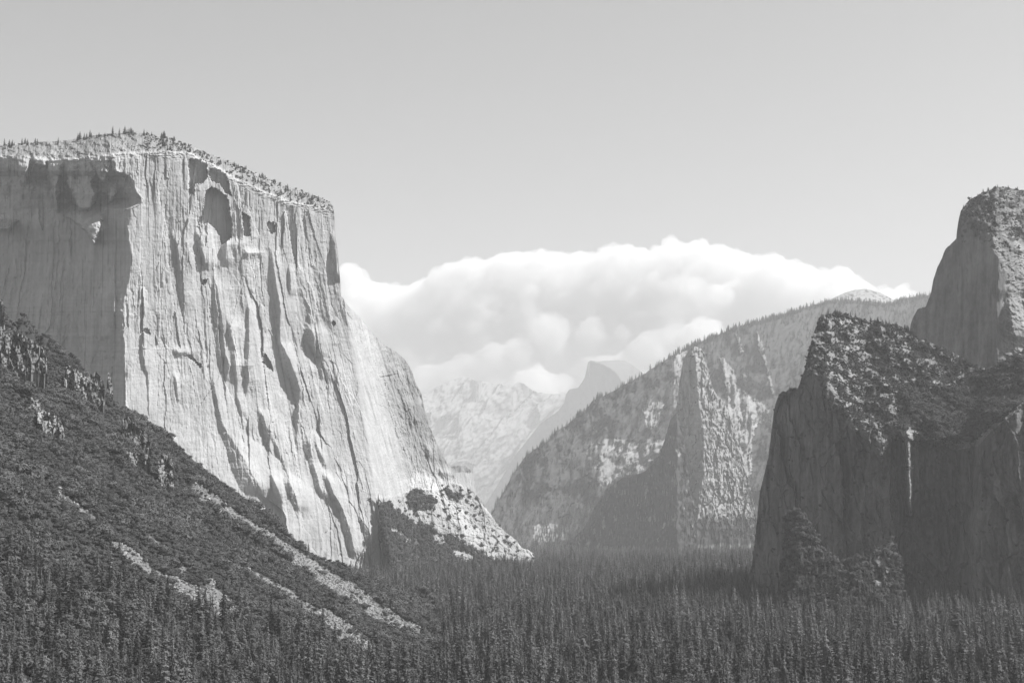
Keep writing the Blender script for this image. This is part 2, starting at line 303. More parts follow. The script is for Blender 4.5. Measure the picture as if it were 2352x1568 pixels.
def d_cliff(X, Y):
    xe = np.interp(Y, [b[0] for b in EDGE], [b[1] for b in EDGE]) + 3 * fbm(X * 0, Y / 14, 4, 2)
    nose = np.interp(Y, [460, 780, 1000, 1160, 1300], [766, 800, 838, 862, 890])
    D = np.where(X > xe, 3450 + .85 * (X - 290), 3450 + .85 * (xe - 290) + .95 * (xe - X))
    D = D + .75 * np.maximum(X - nose, 0) * ss((X - nose) / 50)
    yy = np.arange(250, 1330.0); g = np.interp(yy, [400, 650, 850, 1000, 1150, 1300], [.05, .1, .24, .42, .55, .6])
    ly = np.concatenate([np.cumsum(g[::-1])[::-1]]); lean = np.interp(Y, yy, ly)
    D = D + lean
    u = shearu(X, Y)
    rim = ip(X, RIM) + 9 * fbm(X / 24, Y / 18, 4, 4, .6)
    steep = ss((Y - rim + 6) / 30)
    lit = ss((X - xe) / 6); smooth = inpoly(X, Y, [(290, 800), (430, 800), (490, 900), (520, 1000), (570, 1160), (300, 1160)]).astype(float)
    smooth = .8 * smooth
    Fd = 0
    for z, rows, s in DARK: Fd = Fd + span(X, Y, z, rows, s * .84)
    for z, pts, dep in HOLES: Fd = Fd + dep * inpoly(X, Y, zp(z, pts), 3.5, 93, 8)
    for z, rows, A_ in WEDGES: D = D + wedge(X, Y, z, rows, A_) * (1 - lit)
    lm = 0
    for z, rows, s in []:
        ox, oy, sx_, sy_ = Z[z]; r = np.array(rows, float); wx = X + 5 * fbm(X / 9, Y / 9, 3, 77)
        yy_ = oy + r[:, 0] * sy_; l_ = np.interp(Y, yy_, ox + r[:, 1] * sx_); r_ = np.interp(Y, yy_, ox + r[:, 2] * sx_)
        lm = np.maximum(lm, ((wx > l_) & (wx < r_) & (Y > yy_[0]) & (Y < yy_[-1])).astype(float))
    ph = X / 9.0 + 1.4 * fbm(X / 30, Y / 22, 3, 78); saw = ph - np.floor(ph); tooth = np.minimum(saw / .82, (1 - saw) / .18)
    D = D + Fd * (.25 + .75 * steep)
    dk = (1 - lit)
    c1, c2, c3, e0 = facets(u / 62 + .15 * fbm(u / 60, Y / 90, 3, 23), Y / 420.0, 15); big = fbm(u / 70, Y / 400, 3, 21) * 7 + c1 * 8 + c2 * 24 + c3 * 10
    rid = fbm(u / 9, Y / 260, 3, 31, .6, ridged=True) * 1.6 * (1 - smooth)
    a1, a2, a3, e1 = facets(u / 24 + .22 * fbm(u / 40, Y / 80, 2, 3), Y / 240.0 + .15 * fbm(u / 30, Y / 40, 2, 13), 5); blk = (a1 * 5 + a2 * 15 + a3 * 7) * (1 - smooth)
    b1, b2, b3, e2 = facets(u / 9 + .3 * fbm(u / 15, Y / 30, 2, 6), Y / 55.0, 9); blk2 = (b1 * 3.0 + b2 * 6 + b3 * 3) * (1 - .8 * smooth)
    crack = np.exp(-(e1 / .05) ** 2) * 1.6 * ss((fbm(u / 50, Y / 90, 2, 14) + .2) / .3) + np.exp(-(e2 / .06) ** 2) * .5; blk2 = blk2 + crack + lm * dk * tooth * 15
    fine = fbm(u / 5, Y / 40, 4, 41, .6) * 1.5 + fbm(X / 10, Y / 12, 4, 43, .6) * 2.0
    led = fbm(X / 60, Y / 6.0, 3, 47) * .5
    right = ss((X - nose) / 40)
    D = D + dk * steep * (fbm(X / 26, Y / 40, 4, 95, .6) * 26 * ss((560 - Y) / 160) + fbm(X / 30, Y / 60, 3, 96) * 9)
    panel = .3 + .9 * ss((fbm(u / 60, Y / 170, 3, 29) + .25) / .5)
    D = D + steep * (big + (rid + blk + blk2) * panel + fine * (.5 + .5 * panel) + led) + right * steep * (fbm(X / 9, Y / 22, 4, 61, .6) * 8)
    D = D + 4.6 * np.maximum(rim - Y, 0) + (1 - steep) * (fbm(X / 14, Y / 4, 4, 51, .6) * 10)
    led_y = ip(X, LEDGE); ap = np.maximum(Y - led_y, 0) * ss((X - nose - 2) / 8); D = D + .9 * np.maximum(1308 - led_y, 0) * ss((X - nose - 2) / 80)
    D = D - .9 * ap + ss(ap / 10) * (fbm(X / 16 - Y / 30, Y / 16, 4, 71, .6) * 12 + facets(X / 15 - Y / 40, Y / 16.0, 6)[0] * 7)
    return D
VEG_APRON = zp(0, [(862, 1150), (895, 1160), (925, 1185), (950, 1205), (985, 1212), (1010, 1232), (1045, 1240), (1085, 1262), (1130, 1290), (1180, 1310), (860, 1330)])
VEG_BOWL = zp(2, [(1290, 1150), (1340, 1130), (1400, 1150), (1445, 1190), (1420, 1230), (1330, 1240), (1285, 1210)])
VEG_B2 = zp(2, [(1480, 1105), (1560, 1150), (1600, 1160), (1560, 1190), (1500, 1140)])
TAL_A = zp(2, [(1530, 1440), (1600, 1440), (1700, 1540), (1600, 1520), (1520, 1460)])
def v_cliff(X, Y):
    v = inpoly(X, Y, VEG_APRON, 12, 3) * .8 * (X > np.interp(Y, [1000, 1160, 1300], [842, 866, 894])) + inpoly(X, Y, VEG_BOWL, 5, 4) * .95 + inpoly(X, Y, VEG_B2, 5, 5) * .9
    for q in (TAL_A, zp(2, [(1105, 1150), (1290, 1145), (1300, 1220), (1365, 1300), (1290, 1260), (1230, 1190), (1130, 1172)]), zp(2, [(1205, 1320), (1325, 1390), (1310, 1412), (1210, 1342)]), zp(2, [(1430, 1360), (1510, 1400), (1480, 1440), (1420, 1390)]), zp(2, [(1340, 1465), (1380, 1480), (1390, 1500), (1345, 1485)])): v = v * (1 - inpoly(X, Y, q, 6, 6))
    rim = ip(X, RIM); pl = ss((rim - Y) / 10)
    ap = ss((Y - ip(X, LEDGE)) / 8) * (X > 870)
    speck = fbm(X / 7, Y / 5, 3, 8)
    return np.clip(v + (pl * .5 + ap * .30) * (speck > .2) * np.where((X > 380) | (Y > 1000), 1, .5), 0, 1)
def t_cliff(X, Y):
    u = shearu(X, Y); t = 1 + .10 * fbm(u / 30, Y / 200, 3, 81) + .16 * fbm(u / 4, Y / 160, 3, 83) - .34 * ss((fbm(u / 5, Y / 260, 4, 84, .6) - .22) / .14)
    slab = ss((Y - 780) / 200) * ss((900 - X) / 60); t = t + .02 * slab - .22 * ss((Y - ip(X, LEDGE)) / 10) * (X > 870)
    rt = ss((X - np.interp(Y, [460, 780, 1000, 1160], [790, 840, 880, 900])) / 60) * ss((1110 - Y) / 50); t = t - (.32 - .25 * fbm(u / 4, Y / 70, 3, 85)) * rt
    t = t - .38 * ss((ip(X, RIM) - Y) / 8)
    t = t + .2 * inpoly(X, Y, zp(2, [(1350, 1000), (1450, 1080), (1700, 1350), (1720, 1440), (1640, 1420), (1500, 1250), (1420, 1130), (1300, 1100)]), 10, 9)
    return t
cliff = relief('granite_mountain', CLIFF_TOP, 1312, d_cliff, M_CLIFF, step=1.9, rows=450, smooth=False, jag=2.0, seed=1, back=1500, veg=v_cliff, tone=t_cliff)
tag(cliff.o, 'huge pale granite cliff filling the left of the view, lit on its right face', 'mountain', kind='structure')
# conifers on the rim and on the apron
add(CON, scatter(cliff, 130, lambda X, Y: (Y < ip(X, RIM) - 2) & (X > 370) & (X < 740) & (fbm(X / 22, Y / 9, 2, 6) > -.05)), 7, 17, 1.4)
add(CON, scatter(cliff, 60, lambda X, Y: (Y < ip(X, CLIFF_TOP) + 8) & (X < 380)), 12, 24, 1.3)
add(SHR, scatter(cliff, 320, lambda X, Y: (Y < ip(X, RIM) - 1) & (X > 330) & (X < 765) & (fbm(X / 22, Y / 9, 2, 6) > -.15)), 3, 7.5)
add(CON, scatter(cliff, 600, lambda X, Y: inpoly(X, Y, VEG_APRON, 8, 3) & (v_cliff(X, Y) > .5)), 13, 26)
add(SHR, scatter(cliff, 1300, lambda X, Y: (inpoly(X, Y, VEG_APRON, 12, 3) & (v_cliff(X, Y) > .5)) | inpoly(X, Y, VEG_BOWL, 5, 4) | inpoly(X, Y, VEG_B2, 5, 5)), 8, 16)
add(SHR, scatter(cliff, 230, lambda X, Y: (Y > ip(X, LEDGE)) & (X > 870) & (fbm(X / 12, Y / 9, 3, 8) > .05)), 6, 13)

# ---------------------------------------------------------------- front rock on the right
ROCK_TOP = [(1722, 1330), (1728, 1290), (1735, 1230), (1745, 1130), (1755, 1090), (1765, 1050), (1772, 990), (1778, 940), (1786, 912), (1800, 900), (1832, 893), (1840, 870), (1848, 850), (1855, 815), (1862, 790), (1872, 755), (1882, 733), (1897, 723), (1920, 720), (1940, 722), (1960, 732), (2010, 737), (2040, 745), (2070, 750), (2092, 762), (2110, 778), (2140, 788), (2180, 806), (2215, 822), (2235, 838), (2262, 846), (2290, 838), (2330, 815), (2360, 800), (2480, 770), (2700, 740)]
YB = zp(7, [(40, 560), (150, 700), (260, 560), (305, 500), (308, 620), (312, 700), (370, 765), (376, 810), (400, 870), (470, 920), (520, 1000), (530, 985), (540, 910), (580, 900), (640, 912), (700, 932), (790, 955), (870, 940), (900, 905), (940, 868), (1035, 800), (1400, 700)])
YBX = sorted(YB)
YS = [(1700, 905), (1790, 900), (1870, 850), (1905, 880), (1935, 935), (1990, 985), (2060, 990), (2140, 1005), (2200, 1010), (2247, 1000), (2300, 950), (2352, 920), (2600, 860)]
def d_rock(X, Y):
    Db = np.interp(X, [1700, 1735, 1790, 1900, 2050, 2240, 2352, 2700], [3080, 3010, 2880, 2700, 2620, 2580, 2540, 2600])
    yb = ip(X, YS) + 26 * fbm(X / 26, Y / 26, 4, 3, .6)
    top = ip(X, ROCK_TOP)
    up = np.maximum(yb - Y, 0)
    D = Db + .10 * (1380 - Y) + 1.15 * up + .25 * np.maximum(up - 60, 0)
    wall = ss((Y - yb) / 20)
    D = D - 60 * ss((X - 2235 - .1 * (1000 - Y)) / 30) * ss((Y - 900) / 60)      # dark buttress standing forward
    D = D + 60 * ss((X - 2055) / 30) * wall * ss((2230 - X) / 60)                 # recess beside the bright rib
    xr = np.interp(Y, [980, 1000, 1080, 1180], [2079, 2084, 2088, 2092]) + 2 * fbm(Y / 12, X * 0, 3, 6)
    D = D - (85 + 12 * fbm(Y / 7, X / 9, 3, 19)) * np.exp(-((X - xr) / np.interp(Y, [980, 1180], [9, 5])) ** 2) * ss((Y - 940) / 70) * ss((1195 - Y) / 25) + wedge(X, Y, 7, [(800, 375, 430), (880, 405, 500), (940, 470, 540), (1000, 510, 532)], 75)
    a1, a2, a3, e1 = facets(X / 34 + .3 * fbm(X / 30, Y / 50, 3, 3) - Y / 300, Y / 130.0, 5); b1, b2, b3, e2 = facets(X / 12 - Y / 130, Y / 40.0 + .3 * fbm(X / 20, Y / 20, 2, 6), 9)
    D = D + wall * (fbm(X / 50, Y / 240, 3, 5) * 24 + a1 * 26 + a2 * 40 + a3 * 16 + b1 * 11 + b2 * 12 + np.exp(-(e1 / .04) ** 2) * 2.5 + np.exp(-(e2 / .05) ** 2) * 1 + fbm(X / 7, Y / 12, 4, 7, .6) * 3)
    v, d_ = cells(X / 17 - Y / 60, Y / 13, 4)
    D = D + (1 - wall) * (fbm(X / 60 - Y / 90, Y / 40, 3, 8) * 30 + (v - .5) * 9 + fbm(X / 9, Y / 7, 4, 9, .6) * 9)
    gully = np.exp(-((X - (1975 + (Y - 760) * .95) + 8 * fbm(Y / 20, X * 0, 3, 4)) / 9) ** 2) * ss((Y - 745) / 20) * ss((960 - Y) / 60)
    D = D + 9 * gully
    arch = np.hypot((X - 2370) / 110, (Y - 1200) / 75)
    D = D + 16 * ss((1 - arch) / .12) * ss((1290 - Y) / 90)
    return D
SLOPE_VEG = zp(7, [(590, 780), (640, 740), (760, 760), (870, 700), (1040, 640), (1040, 800), (940, 870), (870, 930), (790, 950), (700, 930), (650, 880)])
def v_rock(X, Y):
    yb = np.interp(X, [b[0] for b in YBX], [b[1] for b in YBX])
    v = inpoly(X, Y, SLOPE_VEG, 22, 4, 22) * .85
    yb = ip(X, YS)
    sp = ss((fbm(X / 26 - Y / 40, Y / 18, 5, 12, .7) + .16) / .35) * ss((yb - Y) / 8) * .8
    return np.clip(np.maximum(v, sp), 0, 1)
RK = 0
rock = relief('rock_mountain', ROCK_TOP, [(1700, 1390), (3000, 1430)], d_rock, M_DARKCLIFF, step=2.0, rows=380, smooth=False, jag=3.0, seed=4, back=700, veg=v_rock, tone=lambda X, Y: 1 + .5 * fbm(X / 26, Y / 170, 4, 51) + .25 * fbm(X / 8, Y / 60, 3, 52) + .6 * (Y < np.interp(X, [b[0] for b in YBX], [b[1] for b in YBX]) + 12) + .6 * inpoly(X, Y, zp(7, [(590, 890), (700, 930), (640, 960), (630, 1210), (612, 1210)])))  # slope and rib lightened by tone: sunlight painted into the rock colour
tag(rock.o, 'dark shadowed rock mountain at the right with a sunlit scrub-covered slope on top', 'mountain', kind='structure')
inslope = lambda X, Y: (Y < np.interp(X, [b[0] for b in YBX], [b[1] for b in YBX]))
add(SHR, scatter(rock, 7000, lambda X, Y: inslope(X, Y) & (fbm(X / 26 - Y / 40, Y / 18, 5, 12, .7) > -.06)), 2.0, 6.5)
add(SHR, scatter(rock, 3500, lambda X, Y: inslope(X, Y) & inpoly(X, Y, SLOPE_VEG, 12, 4)), 5, 11)
add(CON, scatter(rock, 260, lambda X, Y: inslope(X, Y) & (fbm(X / 30, Y / 20, 3, 13) > .05)), 6, 13, 1.3)
add(SHR, scatter(rock, 700, lambda X, Y: (Y > ip(X, YS) + 10) & (fbm(X / 40, Y / 25, 4, 16) > .22), hor=True), 3, 9)
add(CON, scatter(rock, 40, lambda X, Y: (Y < ip(X, ROCK_TOP) + 10) & (X > 1880) & (X < 2120)), 9, 17, 1.4)
add(SHR, scatter(rock, 50, lambda X, Y: (Y < ip(X, ROCK_TOP) + 8) & (X > 1740) & (X < 2000)), 5, 8)
add(SHR, scatter(rock, 60, lambda X, Y: (Y > 900) & (X < 1860) & (X < ip(Y, [(900, 1800), (1330, 1732)]) + 8), hor=False), 3, 6)

# wooded spurs at its foot, in the sun
SPUR = zp(11, [(330, 700), (360, 330), (410, 290), (470, 300), (540, 380), (600, 470), (640, 560), (700, 640), (760, 690), (840, 660), (900, 640), (960, 640), (1010, 600), (1100, 560), (1130, 515), (1180, 540), (1192, 600), (1205, 700), (1222, 800), (1240, 960)])
def d_spur(X, Y):
    D = np.interp(X, [1790, 1830, 1900, 1990, 2060], [2500, 2450, 2420, 2400, 2400]) + 1.0 * (1400 - Y) * .8 - .8 * 110
    D = D + fbm(X / 22, Y / 26, 4, 3) * 22 + fbm(X / 7, Y / 8, 3, 4) * 5
    D = D + span(X, Y, 11, [(600, 1140, 1150), (700, 1135, 1142)], 1.5)
    return D
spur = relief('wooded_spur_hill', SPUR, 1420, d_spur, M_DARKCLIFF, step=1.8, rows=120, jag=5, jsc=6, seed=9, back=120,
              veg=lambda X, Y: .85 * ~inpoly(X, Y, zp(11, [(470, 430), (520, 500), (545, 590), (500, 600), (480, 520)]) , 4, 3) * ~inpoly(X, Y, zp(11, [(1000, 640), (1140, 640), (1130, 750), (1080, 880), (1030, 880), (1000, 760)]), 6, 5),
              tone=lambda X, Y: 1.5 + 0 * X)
tag(spur.o, 'low sunlit spur of scrub and pale rock at the foot of the dark right wall', 'hill', kind='structure')
add(SHR, scatter(spur, 1100, lambda X, Y: ~inpoly(X, Y, zp(11, [(1000, 640), (1140, 640), (1130, 750), (1080, 880), (1030, 880), (1000, 760)]), 4, 5)), 6, 12)
add(CON, scatter(spur, 160, lambda X, Y: Y > 1280), 12, 24)

# ---------------------------------------------------------------- back tower on the right
TOWER_TOP = zp(10, [(340, 1500), (385, 1110), (400, 1060), (440, 985), (500, 970), (540, 870), (560, 760), (590, 670), (625, 600), (650, 530), (735, 450), (740, 395), (752, 310), (770, 235), (800, 195), (835, 150), (900, 115), (945, 90), (1000, 75), (1025, 50), (1120, 52), (1180, 66), (1250, 78), (1600, 120), (2300, 300)])
def d_tower(X, Y):
    yr = np.interp(X, [2160, 2210, 2240, 2280, 2330, 2352, 2500], [480, 500, 520, 560, 690, 740, 900])
    yr = yr + 60 * fbm(X / 28, Y / 28, 4, 8, .6)
    D = 3350 + np.where(X < 2290, -1.25 * (X - 2290), 1.2 * (X - 2290)) * 1.0 + .12 * (900 - Y)
    up = np.maximum(yr - Y, 0); D = D + .75 * up + .7 * np.maximum(X - 2290, 0) * 0
    D = D + span(X, Y, 10, [(390, 960, 1000), (500, 930, 1060), (600, 940, 1100), (700, 960, 1090), (900, 960, 1060)], 1.2)
    D = D + span(X, Y, 10, [(900, 1100, 1140), (1000, 1075, 1150), (1150, 1080, 1180), (1230, 1100, 1200)], 2.2)
    D = D + span(X, Y, 10, [(200, 1110, 1180), (280, 1120, 1230), (400, 1180, 1250)], 1.6)
    r = ss((X - 2285 + .15 * (Y - 800)) / 30)
    D = D + fbm(X / 22, Y / 110, 4, 5, .6) * 12 + r * (fbm(X / 14 - Y / 22, Y / 14, 4, 6, .6) * 18) + ss(up / 20) * fbm(X / 10, Y / 8, 4, 7) * 14
    return D
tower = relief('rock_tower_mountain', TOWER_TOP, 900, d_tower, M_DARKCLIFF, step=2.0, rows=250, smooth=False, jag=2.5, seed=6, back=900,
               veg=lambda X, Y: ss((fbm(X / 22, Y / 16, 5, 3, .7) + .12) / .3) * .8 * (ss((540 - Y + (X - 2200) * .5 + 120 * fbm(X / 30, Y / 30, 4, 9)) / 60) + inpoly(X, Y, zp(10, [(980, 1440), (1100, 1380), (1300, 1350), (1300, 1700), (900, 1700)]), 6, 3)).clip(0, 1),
               tone=lambda X, Y: 1.15 + .35 * ss((X - 2290) / 20))  # right of the crest the tone is raised, a painted sunlit side
tag(tower.o, 'tall grey rock tower rising behind the front rock at the right edge', 'mountain', kind='structure')
add(SHR, scatter(tower, 900, lambda X, Y: (540 - Y + (X - 2200) * .5 + 120 * fbm(X / 30, Y / 30, 4, 9) > 25) & (fbm(X / 22, Y / 16, 5, 3, .7) > -.08)), 3, 9)
add(SHR, scatter(tower, 900, lambda X, Y: (Y > 820) & (X > 2270)), 6, 12)
add(CON, scatter(tower, 40, lambda X, Y: (Y < ip(X, TOWER_TOP) + 5) & (X > 2205)), 6, 11, 1.5)

# ---------------------------------------------------------------- wooded ridge with the rock spires, middle distance
RIDGE_TOP = [(1128, 1180), (1150, 1140), (1180, 1085), (1205, 1050), (1230, 1030), (1262, 1010), (1275, 990), (1300, 978), (1330, 950), (1345, 942), (1360, 920), (1400, 902), (1440, 880), (1480, 858), (1520, 832), (1560, 805), (1600, 788), (1640, 772), (1700, 748), (1760, 732), (1800, 722), (1850, 706), (1880, 698), (1910, 690), (1960, 690), (2030, 698), (2060, 692), (2085, 684), (2110, 680), (2140, 678), (2300, 670), (2500, 690)]
SENTS = [zp(9, p) for p in (
 [(465, 345), (515, 365), (550, 520), (580, 640), (655, 700), (670, 790), (600, 870), (530, 850), (490, 660), (465, 500)], [(612, 400), (640, 420), (690, 480), (720, 580), (790, 640), (850, 740), (800, 880), (600, 870), (660, 780), (650, 600)],
 [(505, 880), (600, 860), (800, 875), (800, 1080), (740, 1160), (650, 1200), (480, 1210), (430, 1040), (510, 1000)], [(703, 270), (728, 290), (745, 380), (730, 392)], [(825, 262), (862, 330), (885, 430), (930, 620), (915, 620), (870, 440), (838, 380)], [(740, 500), (765, 520), (762, 580), (748, 570)], [(815, 640), (900, 715), (850, 800), (790, 760)])]
SENT = zp(9, [(470, 345), (515, 370), (545, 480), (570, 600), (640, 640), (600, 400), (640, 430), (690, 480), (770, 600), (830, 640), (900, 720), (850, 800), (800, 900), (800, 1080), (750, 1150), (650, 1200), (560, 1210), (480, 1210), (440, 1100), (430, 1040), (510, 1000), (500, 880), (530, 820), (490, 660), (465, 520)])
PALE1 = zp(6, [(540, 900), (700, 870), (800, 900), (880, 880), (960, 870), (920, 970), (810, 1055), (700, 1080), (600, 1150), (590, 1060), (520, 960)])
PALE2 = zp(6, [(850, 660), (950, 680), (930, 740), (890, 820), (850, 810), (830, 720)])
PALE3 = zp(6, [(230, 1350), (330, 1340), (420, 1370), (400, 1430), (300, 1440), (230, 1430)])
SHADE = [(9, [(330, 395, 460), (500, 375, 462), (700, 345, 485), (850, 320, 525), (900, 300, 510), (1000, 270, 480), (1080, 170, 440), (1180, 60, 440), (1260, 0, 300), (1340, -120, 150), (1420, -260, -60)], 2.1),
         (9, [(390, 560, 615), (450, 556, 640), (560, 565, 655), (620, 590, 655)], 2.6),
         (9, [(290, 640, 710), (400, 690, 745), (520, 690, 740), (560, 700, 745)], 2.2),
         (9, [(290, 745, 835), (400, 750, 860), (520, 770, 880), (620, 790, 900)], 2.2),
         (9, [(760, 880, 960), (900, 850, 950), (1050, 810, 920), (1200, 760, 900), (1300, 650, 870), (1400, 560, 850), (1520, 560, 840)], 1.8)]
def d_ridge(X, Y):
    yy = np.arange(600, 1340.0)
    g = np.interp(yy, [650, 760, 850, 1150, 1215, 1300], [8.5, 6.5, 2.6, 2.0, 5.0, 9.0]); ly = np.cumsum(g[::-1])[::-1]
    D = 7250 + 1.35 * np.interp(Y, yy, ly)
    D = D + 1.2 * (X - 1540)
    Fd = 0
    for z, rows, s in SHADE: Fd = Fd + span(X, Y, z, rows, s * 2.0, rec=60, fade=20)
    D = D + Fd
    sent = sum(inpoly(X, Y, q, 5, 3) for q in SENTS) > 0
    a1, a2, a3, e1 = facets(X / 11 + .3 * fbm(X / 15, Y / 30, 2, 6), Y / 42.0, 9)
    D = D + sent * (a1 * 50 + a2 * 60 + np.exp(-(e1 / .08) ** 2) * 22) - 60 * ss(sent * 1.0)
    v, d_ = cells(X / 13, Y / 24, 4)
    D = D + fbm(X / 80 + Y / 200, Y / 130, 4, 5) * 300 + fbm(X / 22 + Y / 60, Y / 40, 4, 6, .6) * 90 + sent * ((v - .5) * 16 + fbm(X / 9, Y / 60, 4, 9, .6) * 85)
    return D
def v_ridge(X, Y):
    pale = (sum(inpoly(X, Y, q, 5, 3) for q in SENTS) > 0) | inpoly(X, Y, PALE1, 14, 4) | inpoly(X, Y, PALE2, 10, 5) | inpoly(X, Y, PALE3, 10, 6)
    wall = inpoly(X, Y, zp(9, [(350, 350), (460, 340), (530, 850), (480, 1050), (300, 1000), (340, 700)]))
    sp = fbm(X / 6, Y / 14, 4, 14, .65); big = fbm(X / 30, Y / 30, 3, 15)
    v = np.where(pale, .3 + .5 * ss((sp + .5 * big - .16) / .3), np.where(wall, .4, .95 - .5 * ss((sp + .6 * big - .45) / .2)))
    return v
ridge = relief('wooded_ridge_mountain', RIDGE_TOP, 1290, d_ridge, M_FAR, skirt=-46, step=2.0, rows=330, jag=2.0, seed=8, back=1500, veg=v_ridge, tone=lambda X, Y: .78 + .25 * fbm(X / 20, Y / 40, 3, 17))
tag(ridge.o, 'hazy wooded ridge with pale rock spires beyond the valley, climbing to the right', 'mountain', kind='structure')
add(CON, scatter(ridge, 1500, lambda X, Y: (Y < ip(X, RIDGE_TOP) + 9)), 20, 48, 1.1)
add(CON, scatter(ridge, 4500, lambda X, Y: ~inpoly(X, Y, SENT, 6, 3) & ~inpoly(X, Y, PALE1, 10, 4) & (X < 2150)), 20, 42, 1.2)
add(CON, scatter(ridge, 3000, lambda X, Y: (Y > 1170) & (X > 1250)), 26, 46, 1.1)

SP_TOP = [(1515, 1235), (1530, 1150), (1545, 1050), (1553, 950), (1560, 880), (1570, 822), (1586, 800), (1597, 796), (1610, 800), (1618, 812), (1626, 850), (1636, 890), (1648, 908), (1665, 922), (1678, 960), (1690, 1000), (1704, 1050), (1724, 1120), (1745, 1225)]
def d_spire(X, Y):
    cr = np.interp(Y, [796, 900, 1000, 1100, 1235], [1592, 1603, 1618, 1612, 1596]) + 5 * fbm(Y / 16, X * 0, 4, 3)
    a1, a2, a3, e1 = facets(X / 9 + .3 * fbm(X / 12, Y / 30, 2, 6), Y / 34.0, 12)
    D = 7330 + .9 * (1235 - Y) + np.where(X < cr, 3.4 * (cr - X), 2.2 * (X - cr))
    return D + a1 * 30 + a2 * 30 + a3 * 14 + np.exp(-(e1 / .07) ** 2) * 14 + fbm(X / 6, Y / 12, 4, 8, .6) * 22
spire = relief('rock_spire_mountain', SP_TOP, 1240, d_spire, M_FAR, skirt=-46, step=1.8, rows=200, jag=1.6, seed=12, back=500,
               veg=lambda X, Y: np.clip(.22 + .40 * ss((fbm(X / 9, Y / 12, 4, 3, .65) - .12) / .25) + .5 * ss((Y - 1160) / 60), 0, 1), tone=lambda X, Y: .85 + .3 * fbm(X / 12, Y / 30, 3, 4))
tag(spire.o, 'pale rock spire standing out from the hazy wooded ridge', 'mountain', kind='structure')

SHADE_SPUR_TOP = [(1270, 1268), (1300, 1250), (1340, 1214), (1366, 1165), (1392, 1122), (1430, 1096), (1478, 1084), (1508, 1058), (1526, 1012), (1540, 962), (1552, 950), (1566, 985), (1580, 1060), (1592, 1140), (1600, 1240)]  # spur added to make the shade here; outline follows the shadow edge
shade_spur = relief('wooded_spur_hill', SHADE_SPUR_TOP, 1272, lambda X, Y: 6950 + 2.9 * np.maximum(1556 - X, 0) + 1.2 * np.maximum(X - 1556, 0) + 1.5 * (1250 - Y) + fbm(X / 40, Y / 60, 4, 3) * 60 + fbm(X / 9, Y / 14, 4, 4) * 16,
               M_FAR, skirt=-46, step=2, rows=120, jag=2.5, seed=14, back=300, veg=lambda X, Y: .8 - .3 * (fbm(X / 14, Y / 30, 3, 5) > .3))
tag(shade_spur.o, 'wooded spur added for shade, running down left from the foot of the pale rock spire', 'hill', kind='structure')
add(CON, scatter(shade_spur, 500, lambda X, Y: Y > 1000), 18, 36, 1.1)

# the bare dome beyond the ridge
DOME_TOP = [(1860, 706), (1900, 692), (1940, 672), (1965, 665), (1990, 663), (2020, 671), (2045, 684), (2075, 704), (2090, 720)]
dome = relief('bare_dome_hill', DOME_TOP, [(1800, 730), (2200, 730)], lambda X, Y: 13500 + 9 * (730 - Y) + .05 * (X - 1970) ** 2 * .5 + fbm(X / 12, Y / 5, 4, 2) * 30,
              M_FAR, skirt=-46, step=2, rows=40, jag=.6, back=600, veg=lambda X, Y: .32 + .3 * (fbm(X / 8, Y / 4, 3, 3) > .2))
tag(dome.o, 'small bare granite dome just showing over the wooded ridge', 'hill', kind='structure')

# ---------------------------------------------------------------- half dome and the far peaks
HD_TOP = zp(8, [(700, 1500), (1000, 1000), (1250, 680), (1420, 560), (1480, 480), (1495, 400), (1530, 352), (1610, 338), (1640, 300), (1675, 240), (1690, 180), (1705, 100), (1725, 78), (1800, 85), (1900, 80), (2000, 72), (2060, 80), (2120, 110), (2200, 170), (2300, 260), (2500, 420), (3000, 800)])
HDX = zp(8, [(1725, 80), (1850, 110), (1925, 150), (1990, 215), (2030, 280), (2060, 340), (2110, 430), (2500, 1400)])
def d_half(X, Y):
    xe = np.interp(Y, [b[1] for b in HDX], [b[0] for b in HDX]); D = 26000 + np.where(X < xe, 5 * (xe - X), 8 * (X - xe))
    D = D + 2 * (1170 - Y) + 9 * np.maximum(850 - Y, 0) * (X > xe) + fbm(X / 16, Y / 60, 4, 3) * 40
    return D
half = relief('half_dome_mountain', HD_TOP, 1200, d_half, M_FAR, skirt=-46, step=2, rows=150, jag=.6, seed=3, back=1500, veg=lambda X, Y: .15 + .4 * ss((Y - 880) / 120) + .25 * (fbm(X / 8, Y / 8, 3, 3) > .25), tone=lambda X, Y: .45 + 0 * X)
tag(half.o, 'far sheer-faced dome peak with its flat side in shade', 'mountain', kind='structure')
CR_TOP = zp(8, [(-400, 760), (0, 450), (120, 405), (250, 330), (420, 260), (520, 232), (580, 238), (620, 265), (720, 280), (800, 296), (900, 305), (930, 285), (985, 315), (1040, 278), (1100, 300), (1150, 345), (1220, 380), (1350, 395), (1500, 400), (1700, 420), (2600, 560)])
CRS = [(8, [(530, 660, 780), (560, 650, 900), (620, 590, 960), (700, 520, 1000), (780, 420, 1010), (840, 470, 990), (900, 540, 930), (950, 600, 880), (1050, 520, 800), (1150, 480, 720), (1300, 460, 640)], 4.2),
       (8, [(660, 360, 420), (760, 290, 420), (840, 280, 400)], 3.8), (8, [(380, 1160, 1330), (450, 1080, 1300), (500, 1240, 1420)], 3.6),
       (8, [(560, 950, 1120), (600, 940, 1110), (680, 1090, 1200), (740, 1010, 1130)], 4.0),
       (8, [(900, 930, 1020), (1000, 880, 960), (1200, 700, 900), (1400, 600, 800)], 4.0),
       (8, [(400, 880, 960), (450, 800, 960), (500, 700, 880)], 3.4)]
